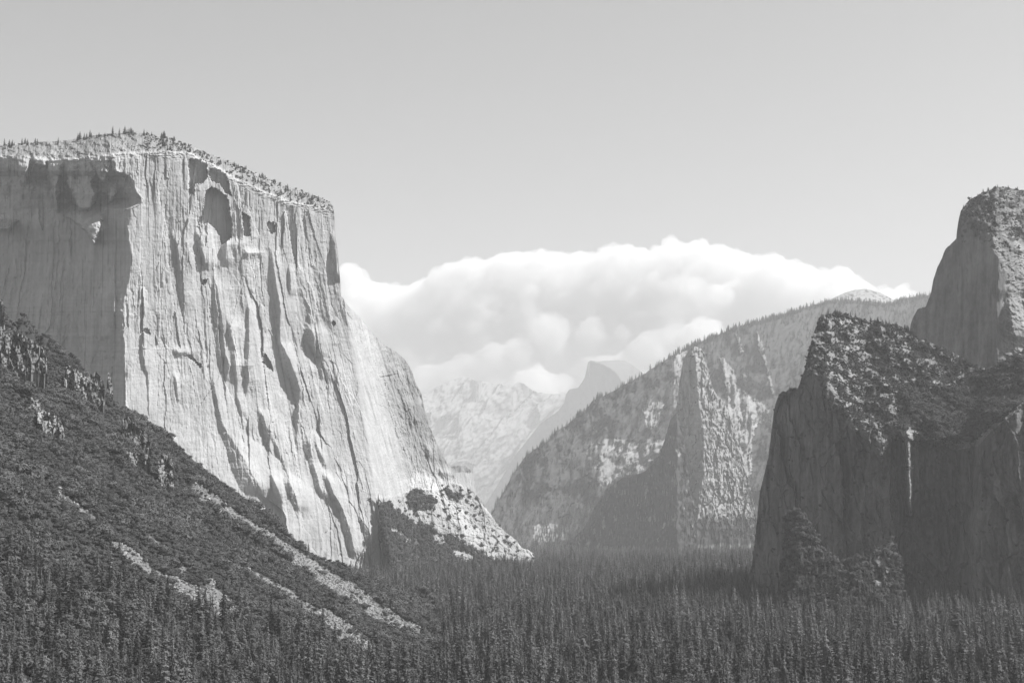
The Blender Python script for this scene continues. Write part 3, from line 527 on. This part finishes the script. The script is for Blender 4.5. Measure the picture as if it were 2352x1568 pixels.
def d_rest(X, Y):
    D = 28500 + 10 * (1150 - Y) + 7 * (X - 1100)
    q = X + .95 * (Y - 900) + 26 * fbm(X / 60, Y / 60, 3, 7); a1, a2, a3, e1 = facets(q / 58, Y / 150.0 - X / 400, 21); b1, b2, b3, e2 = facets(q / 20, Y / 60.0, 22)
    D = D + a1 * 700 + a2 * 1900 + a3 * 500 + b1 * 50 + b2 * 90
    return D + fbm(X / 40 + Y / 60, Y / 60, 4, 5) * 400 + fbm(X / 10 + Y / 20, Y / 20, 4, 6) * 30
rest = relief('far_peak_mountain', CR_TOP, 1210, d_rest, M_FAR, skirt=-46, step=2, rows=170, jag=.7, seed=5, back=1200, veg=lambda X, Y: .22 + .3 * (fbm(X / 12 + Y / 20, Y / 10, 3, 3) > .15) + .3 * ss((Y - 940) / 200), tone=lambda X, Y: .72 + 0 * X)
tag(rest.o, 'farthest pale granite peak with bare slabs, left of the dome peak', 'mountain', kind='structure')
KN = zp(8, [(380, 1100), (430, 1085), (480, 1078), (530, 1080), (570, 1105), (600, 1160), (620, 1230), (635, 1320), (660, 1500)])
knob = relief('rock_knob_hill', KN, 1260, lambda X, Y: 8200 + 3.2 * (X - 1060) + 1.0 * (1200 - Y) + fbm(X / 8, Y / 30, 3, 2) * 16, M_FAR, skirt=-46, step=1.5, rows=50, jag=1, back=500, veg=lambda X, Y: .2 + .3 * (Y < 1085))
tag(knob.o, 'small pale rock shoulder peeping out behind the great cliff', 'hill', kind='structure')

# ---------------------------------------------------------------- near hillside with talus chutes
def ridge_y(X):
    return np.interp(X, [-1400, -789, -595, -313, -165, 200], [2332, 2332, 2318, 2207, 2337, 2600])
def h_slope(X, Y):
    h = .68 * (-X + .2 * Y - 565) 
    yr = ridge_y(X) + 40 * fbm(X / 90, Y * 0, 4, 5)
    nn = fbm(X / 160, Y / 160, 4, 3) * 14 + fbm(X / 30, Y / 30, 3, 4) * 3.2
    rib = fbm(X / 420, Y / 95, 3, 8) * 13                                            # ribs and gullies running down the slope
    h = h + (nn + rib) * ss((h + 20) / 80)
    foot = 42 * np.log1p(np.exp(np.clip(h / 42, -30, 30))) - 12
    h = foot - 1.15 * np.maximum(Y - yr, 0) - .0 * Y
    h = h + 50 * ss((-X - 620) / 100) * ss((2360 - Y) / 60) * ss((Y - 2230) / 60) * (.4 + fbm(X / 22, Y / 50, 3, 12))
    return np.maximum(h, -.5)
def px_of(X, Y, Zz):
    d = Zz - CAMZ; c, s = math.cos(PITCH), math.sin(PITCH); f = Y * c + d * s; v = -Y * s + d * c
    return 1176 + F * X / f, 784 - F * v / f
CH = [zp(4, p) for p in (
    [(1080, 170), (1110, 230), (1130, 300), (1330, 400), (1500, 520), (1640, 600), (1700, 670), (1780, 720), (1850, 790), (1920, 850), (2050, 920), (2160, 980), (2330, 1050), (2420, 1100), (2420, 1010), (2270, 940), (2160, 860), (2050, 770), (1940, 720), (1830, 650), (1720, 580), (1600, 500), (1440, 410), (1330, 330), (1230, 250), (1130, 180)],
    [(1250, 560), (1350, 630), (1420, 680), (1480, 740), (1560, 780), (1660, 850), (1700, 900), (1800, 960), (1880, 1010), (1920, 1080), (2000, 1120), (2060, 1140), (2100, 1170), (2160, 1180), (2170, 1110), (2080, 1040), (1990, 990), (1900, 920), (1800, 890), (1700, 830), (1600, 770), (1500, 710), (1430, 670), (1370, 610), (1280, 570)],
    [(325, 200), (330, 300), (400, 310), (460, 370), (520, 410), (570, 430), (560, 390), (500, 340), (420, 290), (370, 240), (350, 195)],
    [(630, 530), (700, 600), (760, 650), (850, 700), (920, 740), (1000, 800), (1080, 850), (1130, 900), (1170, 950), (1250, 980), (1400, 990), (1400, 920), (1340, 860), (1270, 810), (1230, 740), (1190, 730), (1160, 790), (1080, 760), (1000, 730), (900, 700), (850, 640), (770, 570), (690, 530)],
    [(830, 465), (850, 510), (880, 550), (915, 530), (880, 490)], [(985, 620), (1020, 670), (1060, 720), (1080, 690), (1030, 625)],
    [(1040, 425), (1060, 460), (1095, 455), (1080, 425)], [(1820, 980), (1800, 700), (1900, 780), (1990, 830), (1960, 770), (1850, 690)][1:],
    [(120, 240), (130, 270), (160, 265), (140, 235)], [(865, 205), (900, 250), (915, 240), (890, 210)], [(1150, 515), (1160, 530), (1190, 528), (1180, 512)], [(1470, 545), (1480, 560), (1505, 555), (1500, 543)])]
def chute(X, Y, Zz, warp=6):
    px, py = px_of(X, Y, Zz)
    r = np.zeros(np.shape(X), bool)
    for i, p in enumerate(CH): r |= inpoly(px, py, p, warp, 20 + i, 24)
    return r & (Y > 1350)
gx = np.arange(-1300, 120, 4.0); gy = np.arange(640, 2560, 4.0)
GX, GY = np.meshgrid(gx, gy); GZ = h_slope(GX, GY); TAL = chute(GX, GY, GZ)
GZ2 = GZ + TAL * fbm(GX / 5, GY / 5, 3, 9) * 1.0
pat = fbm(GX / 25, GY / 25, 3, 33) > .42
PXg, PYg = px_of(GX, GY, GZ)
me = mesh_np('hillside_terrain', np.stack([GX, GY, GZ2], -1).reshape(-1, 3), grid_faces(*GX.shape), M_TALUS, True,
             {'veg': np.where(TAL, .12, np.where(pat & (PYg < 1330), .42, .95)), 'tone': np.where(TAL, 1.25, 1.0)})
hs = tag(link('hillside_terrain', me), 'steep dark brush-covered hillside with pale talus chutes, lower left', 'hillside', kind='structure')

# ---------------------------------------------------------------- valley floor
gx = np.linspace(-9900, 9900, 120); gy = np.linspace(-180, 35900, 240); A, B = np.meshgrid(gx, gy)
me = mesh_np('ground', np.stack([A, B, floor_z(B)], -1).reshape(-1, 3), grid_faces(*A.shape), M_FLOOR, True, {'veg': A * 0 + .9, 'tone': A * 0 + 1})
tag(link('ground', me), 'flat valley floor under the conifer forest', 'ground', kind='structure')

# trees of the valley: jittered grid, thinned with distance
def jgrid(x0, x1, y0, y1, s):
    xs, ys = np.meshgrid(np.arange(x0, x1, s), np.arange(y0, y1, s)); xs = xs.ravel(); ys = ys.ravel()
    return xs + rng.uniform(-.5, .5, len(xs)) * s, ys + rng.uniform(-.5, .5, len(ys)) * s
def in_frame(X, Y, h, m=420):
    px, py = px_of(X, Y, h); px2, py2 = px_of(X, Y, h + 42); return (px > -m) & (px < 2352 + m) & (py2 < 1568 + 130) & (py > 0)
right_wall = lambda Y: np.interp(Y, [1000, 2300, 2480, 2560, 2700, 2880, 3010, 3080, 3300, 9000], [2000, 2000, 880, 760, 560, 505, 480, 480, 2500, 2500])
for y0, y1, s, lo, hi, wd in ((820, 2000, 10.5, 20, 46, 1.0), (2000, 3200, 11.5, 20, 46, 1.05), (3200, 4700, 13, 22, 44, 1.1), (4700, 8600, 19, 30, 50, 1.15)):
    X, Y = jgrid(-1300, 2000, y0, y1, s)
    h = h_slope(X, Y); h = np.where(Y > 4000, floor_z(Y), h); px, py = px_of(X, Y, h)
    lim = np.interp(px, [-100, 0, 330, 560, 700, 850, 1000, 1100], [1235, 1260, 1385, 1450, 1470, 1520, 1560, 1570])
    # clustered clearings and a broad-leaved mix
    ok = in_frame(X, Y, h) & ((py > lim) | (px > 1010) | (Y > 2430)) & ((h < 18) | (px < 1010)) & (X < right_wall(Y) - 10) & (fbm(X / 60, Y / 90, 4, 5) > -.30)
    ok &= ~((Y > 2250) & (Y < 2430) & (X < -150) & (h > 5))
    X, Y, h, px = X[ok], Y[ok], h[ok], px[ok]
    size = 1 + .5 * fbm(X / 110, Y / 110, 4, 9)
    P = np.column_stack([X, Y, h - .5]); hh = rng.uniform(lo, hi, len(P)) * size
    hh = np.where(rng.random(len(P)) < .68, hh * rng.uniform(.36, .6, len(P)), hh * rng.uniform(.85, 1.2, len(P)))
    broad = (rng.random(len(P)) < .10 + .25 * (fbm(X / 90, Y / 90, 3, 19) > .15)) & (Y < 3000)
    arr = np.column_stack([P, hh, hh * wd * rng.uniform(.75, 1.25, len(P))])
    CON.append(arr[~broad]); b = arr[broad]; b[:, 3] = b[:, 3].clip(10, 24) * .6; b[:, 4] = b[:, 3] * 1.1; SHR.append(b)
# brush over the hillside
for s, y0, y1 in ((4.6, 1200, 2420),):
    X, Y = jgrid(-1150, 120, y0, y1, s); h = h_slope(X, Y); px, py = px_of(X, Y, h); bigz = ss((fbm(X / 70, Y / 70, 3, 44) + .1) / .4)
    lim2 = np.interp(px, [-100, 0, 330, 560, 700, 850, 1000, 1040], [1235, 1260, 1385, 1450, 1470, 1520, 1560, 1380])
    ok = (px > -40) & ((h > 4) | (py < lim2)) & (py < 1600) & (Y < ridge_y(X) + 90) & ~chute(X, Y, h) & (fbm(X / 22, Y / 22, 3, 33) < .40)
    ok |= (px > -40) & (h > 4) & chute(X, Y, h) & (fbm(X / 14, Y / 14, 3, 66) > .30) & (rng.random(len(X)) < .5)
    X, Y, h, bigz = X[ok], Y[ok], h[ok], bigz[ok]; z = 1 + .5 * fbm(X / 18, Y / 18, 3, 6) + bigz * (rng.random(len(X)) < .45) * 1.3
    hh = rng.uniform(3.4, 7.0, len(X)) * z; SHR.append(np.column_stack([X, Y, h - .4, hh, hh * rng.uniform(1.0, 1.5, len(X))]))
# scattered conifers standing in the brush
X = rng.uniform(-800, -60, 420); Y = rng.uniform(1300, 2300, 420); h = h_slope(X, Y); px, py = px_of(X, Y, h)
ok = (h > 10) & (py > 1080) & (px > -20) & ~chute(X, Y, h) & (rng.random(420) < .55); hh = rng.uniform(12, 27, 420)
CON.append(np.column_stack([X, Y, h - .5, hh, hh * 1.1])[ok])

# ---------------------------------------------------------------- plant models
def conifer_parts(levels, ntri, seed, fat):
    """unit-high conifer: whorls of drooping branches set with small needle sprays; (crown, trunk) triangle lists"""
    r = np.random.default_rng(seed); V = []; T = []
    R0 = .135 * fat
    lv = []
    for k in range(levels):
        f = (k + r.uniform(.2, .8)) / levels; nb = max(3, int(9 * (1 - .6 * f)))
        lv.append((f, r.uniform(0, 6.283, nb), r.uniform(.6, 1.25, nb)))
    wts = np.array([(1 - l[0]) ** 1.2 + .05 for l in lv]); wts /= wts.sum()
    for i in range(ntri):
        f, az, ln = lv[r.choice(levels, p=wts)]; j = r.integers(len(az)); L = R0 * ((1 - f) ** .78) * (.6 + .4 * min(1, f / .18)) * ln[j] + .004
        q = r.random() ** .6; a_ = az[j] + r.normal(0, .16 + .1 * (1 - q)); rad = q * L
        z = .07 + .92 * f - .42 * rad + r.normal(0, .004); s_ = (.011 + .010 * (1 - f)) * r.uniform(.7, 1.4)
        c = np.array([math.cos(a_) * rad, math.sin(a_) * rad, z]); out = np.array([math.cos(a_), math.sin(a_), -.35])
        side = np.array([-math.sin(a_), math.cos(a_), r.normal(0, .35)]); b0 = len(V)
        V += [c + side * s_ * .8, c - side * s_ * .8, c + out * s_ * 1.7 + np.array([0, 0, r.normal(0, .004)])]; T.append((b0, b0 + 1, b0 + 2))
    n = 7; b0 = len(V)
    for k in range(7):
        f = k / 6.0; rr = R0 * .42 * (1 - f) ** .8 + .001
        for j in range(n): V.append(np.array([rr * math.cos(j * 6.283 / n + k), rr * math.sin(j * 6.283 / n + k), .10 + .86 * f]))
    for k in range(6):
        for j in range(n): p, q = b0 + k * n + j, b0 + k * n + (j + 1) % n; T += [(p, q, q + n), (p, q + n, p + n)]
    TV = []; TT = []; m = 6
    for k, (z, rr) in enumerate(((-.02, .014), (.3, .010), (.97, .0015))):
        for j in range(m): TV.append((rr * math.cos(j * 6.283 / m), rr * math.sin(j * 6.283 / m), z))
    for k in range(2):
        for j in range(m):
            a_, b_ = k * m + j, k * m + (j + 1) % m; TT += [(a_, b_, b_ + m), (a_, b_ + m, a_ + m)]
    return np.array(V), np.array(T), np.array(TV), np.array(TT)
def shrub_parts(seed, n=330):
    r = np.random.default_rng(seed); V = []; T = []
    C = np.column_stack([r.uniform(-.3, .3, 6), r.uniform(-.3, .3, 6), r.uniform(.35, .68, 6)]); R = r.uniform(.20, .34, 6)
    for i in range(n):
        k = r.integers(6); d = r.normal(size=3); d /= np.linalg.norm(d); d[2] = abs(d[2]) * .9 + d[2] * .1
        p = C[k] + d * R[k] * r.uniform(.72, 1.08); s = r.uniform(.045, .10); q = r.normal(size=3)
        t1 = np.cross(d, q); t1 /= np.linalg.norm(t1); t2 = np.cross(d, t1) + .35 * r.normal(size=3)
        b = len(V); V += [p - t1 * s, p + t1 * s * .9 + d * .03, p + t2 * s * 1.4]; T.append((b, b + 1, b + 2))
    bm = bmesh.new(); bmesh.ops.create_icosphere(bm, subdivisions=2, radius=.3)
    b = len(V)
    for v in bm.verts:
        nn = .75 + .25 * math.sin(v.co.x * 17 + seed) * math.cos(v.co.y * 19); V.append((v.co.x * 1.3 * nn, v.co.y * 1.3 * nn, .42 + v.co.z * 1.15 * nn))
    bm.faces.ensure_lookup_table(); T += [tuple(b + v.index for v in f.verts) for f in bm.faces]; bm.free()
    return np.array(V), np.array(T)
def two_mat(name, V, T, V2, T2, m1, m2):
    me = mesh_np(name, np.concatenate([V, V2]), np.concatenate([T, T2 + len(V)]), m1, False); me.materials.append(m2)
    idx = np.zeros(len(T) + len(T2), np.int32); idx[len(T):] = 1; me.polygons.foreach_set('material_index', idx); return me
def proto_collection(name, meshes):
    c = bpy.data.collections.new(name)
    for i, m in enumerate(meshes): o = bpy.data.objects.new(m.name, m); c.objects.link(o)
    return c
def instances(name, arr, coll, k, lean=.03):
    n = len(arr); me = bpy.data.meshes.new(name); me.vertices.add(n)
    me.vertices.foreach_set('co', np.ascontiguousarray(arr[:, :3], np.float32).ravel())
    def at(nm, ty, key, v): x = me.attributes.new(nm, ty, 'POINT'); x.data.foreach_set(key, v)
    at('pick', 'INT', 'value', rng.integers(0, k, n).astype(np.int32))
    at('turn', 'FLOAT_VECTOR', 'vector', np.column_stack([rng.normal(0, lean, n), rng.normal(0, lean, n), rng.uniform(0, 6.28, n)]).astype(np.float32).ravel())
    at('size', 'FLOAT_VECTOR', 'vector', np.column_stack([arr[:, 4], arr[:, 4], arr[:, 3]]).astype(np.float32).ravel())
    o = link(name, me); g = bpy.data.node_groups.new(name, 'GeometryNodeTree')
    g.interface.new_socket('Geometry', in_out='INPUT', socket_type='NodeSocketGeometry'); g.interface.new_socket('Geometry', in_out='OUTPUT', socket_type='NodeSocketGeometry')
    N = g.nodes; L = g.links; gi = N.new('NodeGroupInput'); go = N.new('NodeGroupOutput'); ip_ = N.new('GeometryNodeInstanceOnPoints')
    ci = N.new('GeometryNodeCollectionInfo'); ci.inputs['Collection'].default_value = coll; ci.inputs['Separate Children'].default_value = True; ci.inputs['Reset Children'].default_value = True
    def na(nm, ty): x = N.new('GeometryNodeInputNamedAttribute'); x.data_type = ty; x.inputs['Name'].default_value = nm; return x.outputs['Attribute']
    L.new(gi.outputs[0], ip_.inputs['Points']); L.new(ci.outputs[0], ip_.inputs['Instance']); ip_.inputs['Pick Instance'].default_value = True
    L.new(na('pick', 'INT'), ip_.inputs['Instance Index']); L.new(na('turn', 'FLOAT_VECTOR'), ip_.inputs['Rotation']); L.new(na('size', 'FLOAT_VECTOR'), ip_.inputs['Scale'])
    L.new(ip_.outputs[0], go.inputs[0]); md = o.modifiers.new('spread', 'NODES'); md.node_group = g
    return o
far_con = [two_mat('conifer', *conifer_parts(20, 1700, 100 + i, [1.1, .9, 1.35, 1.0, 1.2][i]), M_CONIFER, M_BARK) for i in range(5)]
shrubm = []
for i in range(5):
    V, T = shrub_parts(200 + i); shrubm.append(mesh_np('shrub', V, T, M_SHRUB, False))
con = np.concatenate(CON); shr = np.concatenate(SHR)
def screen(arr):
    px, py = px_of(arr[:, 0], arr[:, 1], arr[:, 2] + arr[:, 3] * .6); px0, py0 = px_of(arr[:, 0], arr[:, 1], arr[:, 2] + arr[:, 3])
    return px, py, py0, arr[:, 3] / arr[:, 1]
def pick_near(arr, n):
    px, py, p0, size = screen(arr); ok = (px > 6) & (px < 2346) & (py < 1562) & (arr[:, 1] < 2600)
    # not standing behind a larger one right in front: cull by screen cells so the chosen ones are seen
    order = np.argsort(-size * ok); chosen = []; used = []
    for i in order:
        if not ok[i] or len(chosen) >= n: break
        if all(abs(px[i] - u[0]) > 9 or abs(p0[i] - u[1]) > 16 or u[2] > arr[i, 1] and p0[i] < u[1] for u in used[-600:]):
            chosen.append(i); used.append((px[i], p0[i], arr[i, 1]))
    m = np.zeros(len(arr), bool); m[chosen] = True; return m
def copy_tree(src, loc, sx, sz, rz):
    r = src.copy(); SC.collection.objects.link(r); r.location = loc; r.scale = (sx, sx, sz); r.rotation_euler = (0, 0, rz)
    for ch in src.children:
        c = ch.copy(); SC.collection.objects.link(c); c.parent = r
    return r
def zone(x, y):
    a_ = 'at the far left' if x < 330 else 'left of centre' if x < 900 else 'in the middle' if x < 1500 else 'right of centre' if x < 2000 else 'at the far right'
    return a_
mc = pick_near(con, 300); nearc = con[mc]; farc = con[~mc]
near_proto = []
for i in range(4):
    V, T, TV, TT = conifer_parts(26, 3200, 300 + i, [1, .85, 1.15, 1.0][i])
    near_proto.append((mesh_np('crown', V, T, M_CONIFER, False), mesh_np('trunk', TV, TT, M_BARK, False)))
srcs = [None] * 4
npx, _, npy, _ = screen(nearc)
for i, (p, x, y) in enumerate(zip(nearc, npx, npy)):
    k = i % 4
    if srcs[k] is None:
        o = bpy.data.objects.new('conifer_tree', None); SC.collection.objects.link(o); srcs[k] = o
        link('crown', near_proto[k][0], o); link('trunk', near_proto[k][1], o)
        o.location = p[:3]; o.scale = (p[4], p[4], p[3])
    else: o = copy_tree(srcs[k], p[:3], p[4], p[3], random.uniform(0, 6.28))
    o.name = 'conifer_tree'
    slope = p[2] > 4
    zn = ('on the lower hillside, ' if slope else 'on the valley floor, ') + zone(x, y)
    tag(o, 'tall dark conifer near the bottom edge ' + zn, 'conifer', 'nearest conifers ' + zn)
o = instances('conifer_forest', farc, proto_collection('conifer_models', far_con), 5)
tag(o, 'dense dark conifer forest carpeting the valley and dotting the ridges', 'forest', kind='stuff')
ms = pick_near(shr, 220); nears = shr[ms]; fars = shr[~ms]
spx, _, spy, _ = screen(nears)
for i, (p, x, y) in enumerate(zip(nears, spx, spy)):
    o = link('broadleaf_bush', shrubm[i % 5]); o.location = p[:3]; o.scale = (p[4], p[4], p[3]); o.rotation_euler = (0, 0, random.uniform(0, 6.28))
    where = 'among the lowest conifers ' if y > 1300 else 'on the brushy hillside '
    tag(o, 'round dark broadleaf tree ' + where + zone(x, y), 'broadleaf tree', 'broadleaf trees ' + where + zone(x, y))
o = instances('brush_vegetation', fars, proto_collection('shrub_models', shrubm), 5, .1)
tag(o, 'dark brush and scrub oak covering the hillside and the rock slopes', 'brush', kind='stuff')

# ---------------------------------------------------------------- talus stones
def stone(seed, r0=.5):
    bm = bmesh.new(); bmesh.ops.create_icosphere(bm, subdivisions=1, radius=r0); r = random.Random(seed)
    for v in bm.verts: v.co *= r.uniform(.55, 1.2); v.co.z *= .7
    m = bpy.data.meshes.new('stone'); bm.to_mesh(m); bm.free(); m.materials.append(M_STONE); return m
w = np.where(TAL.ravel() & (PYg.ravel() < 1600))[0]; pick = rng.choice(w, 26000)
sz = 0.9 + rng.pareto(2.6, 26000).clip(0, 3.2) * 1.3
P = np.column_stack([GX.ravel()[pick] + rng.uniform(-2.5, 2.5, len(pick)), GY.ravel()[pick] + rng.uniform(-2.5, 2.5, len(pick)), GZ2.ravel()[pick] + .1, sz, sz * 1.2])
o = instances('talus_rubble', P, proto_collection('stone_models', [stone(i) for i in range(6)]), 6, .6)
tag(o, 'pale broken rock rubble filling the talus chutes', 'rubble', kind='stuff')

# ---------------------------------------------------------------- outcrops on the hillside
def crf(X, Y, seed):
    a1, a2, a3, e1 = facets(X / 14 + .3 * fbm(X / 9, Y / 12, 2, seed), Y / 20.0, seed); return a1 * 13 + a2 * 12 + a3 * 6 + np.exp(-(e1 / .1) ** 2) * 2
def outcrop(label, top, base_y, Dd, seed, name='rock_outcrop', tone=1.0):
    T = top; r = relief(name, T, base_y, lambda X, Y: Dd + (X - T[0][0]) * .25 + .28 * (T[0][1] - Y) + fbm(X / 14, Y / 40, 3, seed) * 7 + crf(X, Y, seed) + fbm(X / 6, Y / 7, 4, seed + 3, .6) * 1.8,
               M_CRAG, step=1.0, rows=46, jag=3.2, jsc=5, seed=seed, back=26, veg=lambda X, Y: .2 + .6 * (fbm(X / 6, Y / 6, 3, seed) > .1), tone=lambda X, Y: tone + 0 * X, smooth=False)
    tag(r.o, label, 'rock outcrop', 'rock outcrops on the hillside'); return r
def crag(label, z, pts, seed, push=0, tone=1.0, rise=0):
    p = zp(z, pts); xs = [q[0] for q in p]; xm = sum(xs) / len(xs); ym = max(q[1] for q in p)
    # stand it where the sight line to its foot meets the slope
    c, s = math.cos(PITCH), math.sin(PITCH); yc = (784 - ym) / F; dx = (xm - 1176) / F / (c - yc * s); dz = (s + yc * c) / (c - yc * s)
    Y = 900.0
    while Y < 2330 and CAMZ + dz * Y > h_slope(np.array([dx * Y]), np.array([Y]))[0]: Y += 4
    return outcrop(label, p[:-1], p[-1][1], Y + push * 1.8, seed, tone=tone)
crag('dark jagged crag highest on the hillside, at the left edge', 3, [(-60, 60), (-10, 80), (15, 95), (22, 150), (30, 190), (60, 320)], 3, -6)
crag('broken rocky band under the skyline brush at the far left', 3, [(-40, 330), (20, 310), (80, 290), (140, 300), (180, 330), (230, 350), (280, 400), (300, 460), (320, 560)], 4, -10)
crag('row of sunlit vertical pinnacles on the hillside skyline', 3, [(410, 560), (425, 510), (450, 500), (475, 520), (500, 540), (530, 560), (560, 580), (580, 620), (592, 690), (595, 720)], 5, -8, 1.3)
crag('dark split pinnacle standing right of the sunlit pinnacles', 3, [(560, 640), (565, 550), (590, 555), (610, 540), (640, 570), (660, 600), (670, 660), (680, 760)], 6, -6, .8)
crag('slender pale pinnacle nearest the great cliff', 3, [(682, 620), (688, 550), (698, 545), (708, 580), (718, 640), (724, 690), (728, 740)], 7, -6, 1.2)
crag('pale block-shaped cliff half buried in brush, mid hillside', 3, [(240, 800), (260, 785), (300, 795), (330, 815), (360, 820), (385, 850), (405, 900), (412, 945), (415, 960)], 8, -8, 1.3)
crag('small rounded pale rock above the block-shaped cliff', 3, [(170, 730), (190, 708), (220, 705), (250, 725), (262, 750), (265, 790)], 9, -6, 1.1)
crag('steep pale crag ending the brushy shoulder above the long talus chute', 3, [(1010, 1110), (1025, 1070), (1060, 1060), (1090, 1090), (1105, 1130), (1108, 1190), (1102, 1250), (1108, 1275)], 10, -8, 1.35)
crag('low band of pale fluted rock below the shoulder crest', 3, [(720, 1060), (760, 1045), (820, 1050), (880, 1060), (940, 1070), (960, 1100), (965, 1150)], 11, -6, 1.15)
crag('thin rocky ledge on the shoulder beside the great cliff', 3, [(780, 830), (830, 830), (870, 870), (930, 930), (965, 990), (975, 1030)], 12, -6, .9)

# ---------------------------------------------------------------- cloud bank, beyond and above the haze
def pn3(p, s): return (pn(p[:, 0] / s, p[:, 1] / s, 1) + pn(p[:, 1] / s + 7, p[:, 2] / s, 2) + pn(p[:, 2] / s + 3, p[:, 0] / s + 5, 3)) / 1.6
def cloud():
    CT = [(700, 690), (760, 640), (800, 610), (850, 655), (900, 660), (950, 650), (1010, 620), (1060, 600), (1150, 590), (1300, 578), (1380, 582), (1410, 556), (1450, 570), (1500, 575), (1535, 545), (1570, 560), (1600, 548), (1640, 560), (1720, 585), (1800, 592), (1850, 615), (1900, 620), (1925, 615), (1960, 640), (2000, 668), (2060, 665), (2080, 655), (2110, 690), (2250, 760)]
    r = random.Random(5); bm = bmesh.new(); DC = 42000.0; m = DC / F
    def puff(x, y, rad, dd):
        c = Vector(world(x, y, DC + dd)); mat_ = __import__('mathutils').Matrix.Translation(c) @ __import__('mathutils').Matrix.Diagonal((1.15, 1.0, .95, 1))
        bmesh.ops.create_icosphere(bm, subdivisions=2, radius=rad * m, matrix=mat_)
    for i in range(900):
        x = r.uniform(700, 2240); yt = ip(x, CT); rad = r.uniform(9, 30); y = yt + rad * .9 + r.random() ** 1.4 * 340
        if y > 930: continue
        puff(x, y, rad * (1 + (y - yt) / 400), r.uniform(-700, 900) - (y - yt) * 5)
    for x in range(740, 1800, 34):
        for y in range(int(ip(x, CT)) + 80, 960, 34): puff(x + r.uniform(-14, 14), y + r.uniform(-14, 14), r.uniform(30, 44), r.uniform(200, 700) - (y - ip(x, CT)) * 5)
    for i in range(420):
        x = r.uniform(730, 2110); yt = ip(x, CT); rad = r.uniform(6, 17); puff(x, yt + rad * .8 + r.uniform(0, 14), rad, r.uniform(-1200, 900))
    me = bpy.data.meshes.new('puffs'); bm.to_mesh(me); bm.free()
    o = bpy.data.objects.new('puffs', me); SC.collection.objects.link(o)
    md = o.modifiers.new('r', 'REMESH'); md.mode = 'VOXEL'; md.voxel_size = 48
    dg = bpy.context.evaluated_depsgraph_get(); ev = o.evaluated_get(dg); m2 = bpy.data.meshes.new_from_object(ev)
    bpy.data.objects.remove(o); n = len(m2.vertices); V = np.empty(n * 3, np.float32); m2.vertices.foreach_get('co', V); V = V.reshape(-1, 3).astype(float)
    Nn = np.empty(n * 3, np.float32); m2.vertices.foreach_get('normal', Nn); Nn = Nn.reshape(-1, 3)
    d = 150 * pn3(V, 1700.) + 260 * (.4 - np.abs(pn3(V, 700.))) + 210 * (.4 - np.abs(pn3(V, 300.))) + 100 * (.5 - np.abs(pn3(V, 140.)))
    V = V + Nn * d[:, None] * .75; m2.vertices.foreach_set('co', V.astype(np.float32).ravel()); m2.update()
    o = bpy.data.objects.new('puffs', m2); SC.collection.objects.link(o); md = o.modifiers.new('r', 'REMESH'); md.mode = 'VOXEL'; md.voxel_size = 50
    dg = bpy.context.evaluated_depsgraph_get(); m2 = bpy.data.meshes.new_from_object(o.evaluated_get(dg)); bpy.data.objects.remove(o)
    m2.polygons.foreach_set('use_smooth', np.ones(len(m2.polygons), bool)); m2.update(); m2.materials.clear()
    mt = bpy.data.materials.new('cloud'); mt.use_nodes = True; N = mt.node_tree.nodes; L = mt.node_tree.links; N.clear()
    out = N.new('ShaderNodeOutputMaterial'); pv = N.new('ShaderNodeVolumePrincipled')
    pv.inputs['Color'].default_value = (1, 1, 1, 1); pv.inputs['Density'].default_value = .0021; pv.inputs['Anisotropy'].default_value = 0
    L.new(pv.outputs[0], out.inputs['Volume'])
    m2.materials.append(mt); m2.name = 'cloud_bank'
    return tag(link('cloud_bank', m2), 'bright white cumulus cloud bank above the far peaks', 'cloud', kind='stuff')
cloud()

# ---------------------------------------------------------------- haze
bm = bmesh.new(); bmesh.ops.create_cube(bm, size=1); me = bpy.data.meshes.new('haze')
for v in bm.verts: v.co = ((v.co.x) * 20000, 17900 + v.co.y * 36200, (v.co.z + .5) * 3500 - 47)
bm.to_mesh(me); bm.free(); mt = bpy.data.materials.new('haze_air'); mt.use_nodes = True; N = mt.node_tree.nodes; N.clear()
out = N.new('ShaderNodeOutputMaterial'); pv = N.new('ShaderNodeVolumePrincipled'); pv.inputs['Density'].default_value = HAZE
pv.inputs['Color'].default_value = (HAZE_COL,) * 3 + (1,); pv.inputs['Anisotropy'].default_value = .1
mt.node_tree.links.new(pv.outputs[0], out.inputs['Volume']); me.materials.append(mt)
tag(link('haze', me), 'thin pale haze filling the valley air', 'haze', kind='stuff')
print('conifers', len(con), 'shrubs', len(shr))
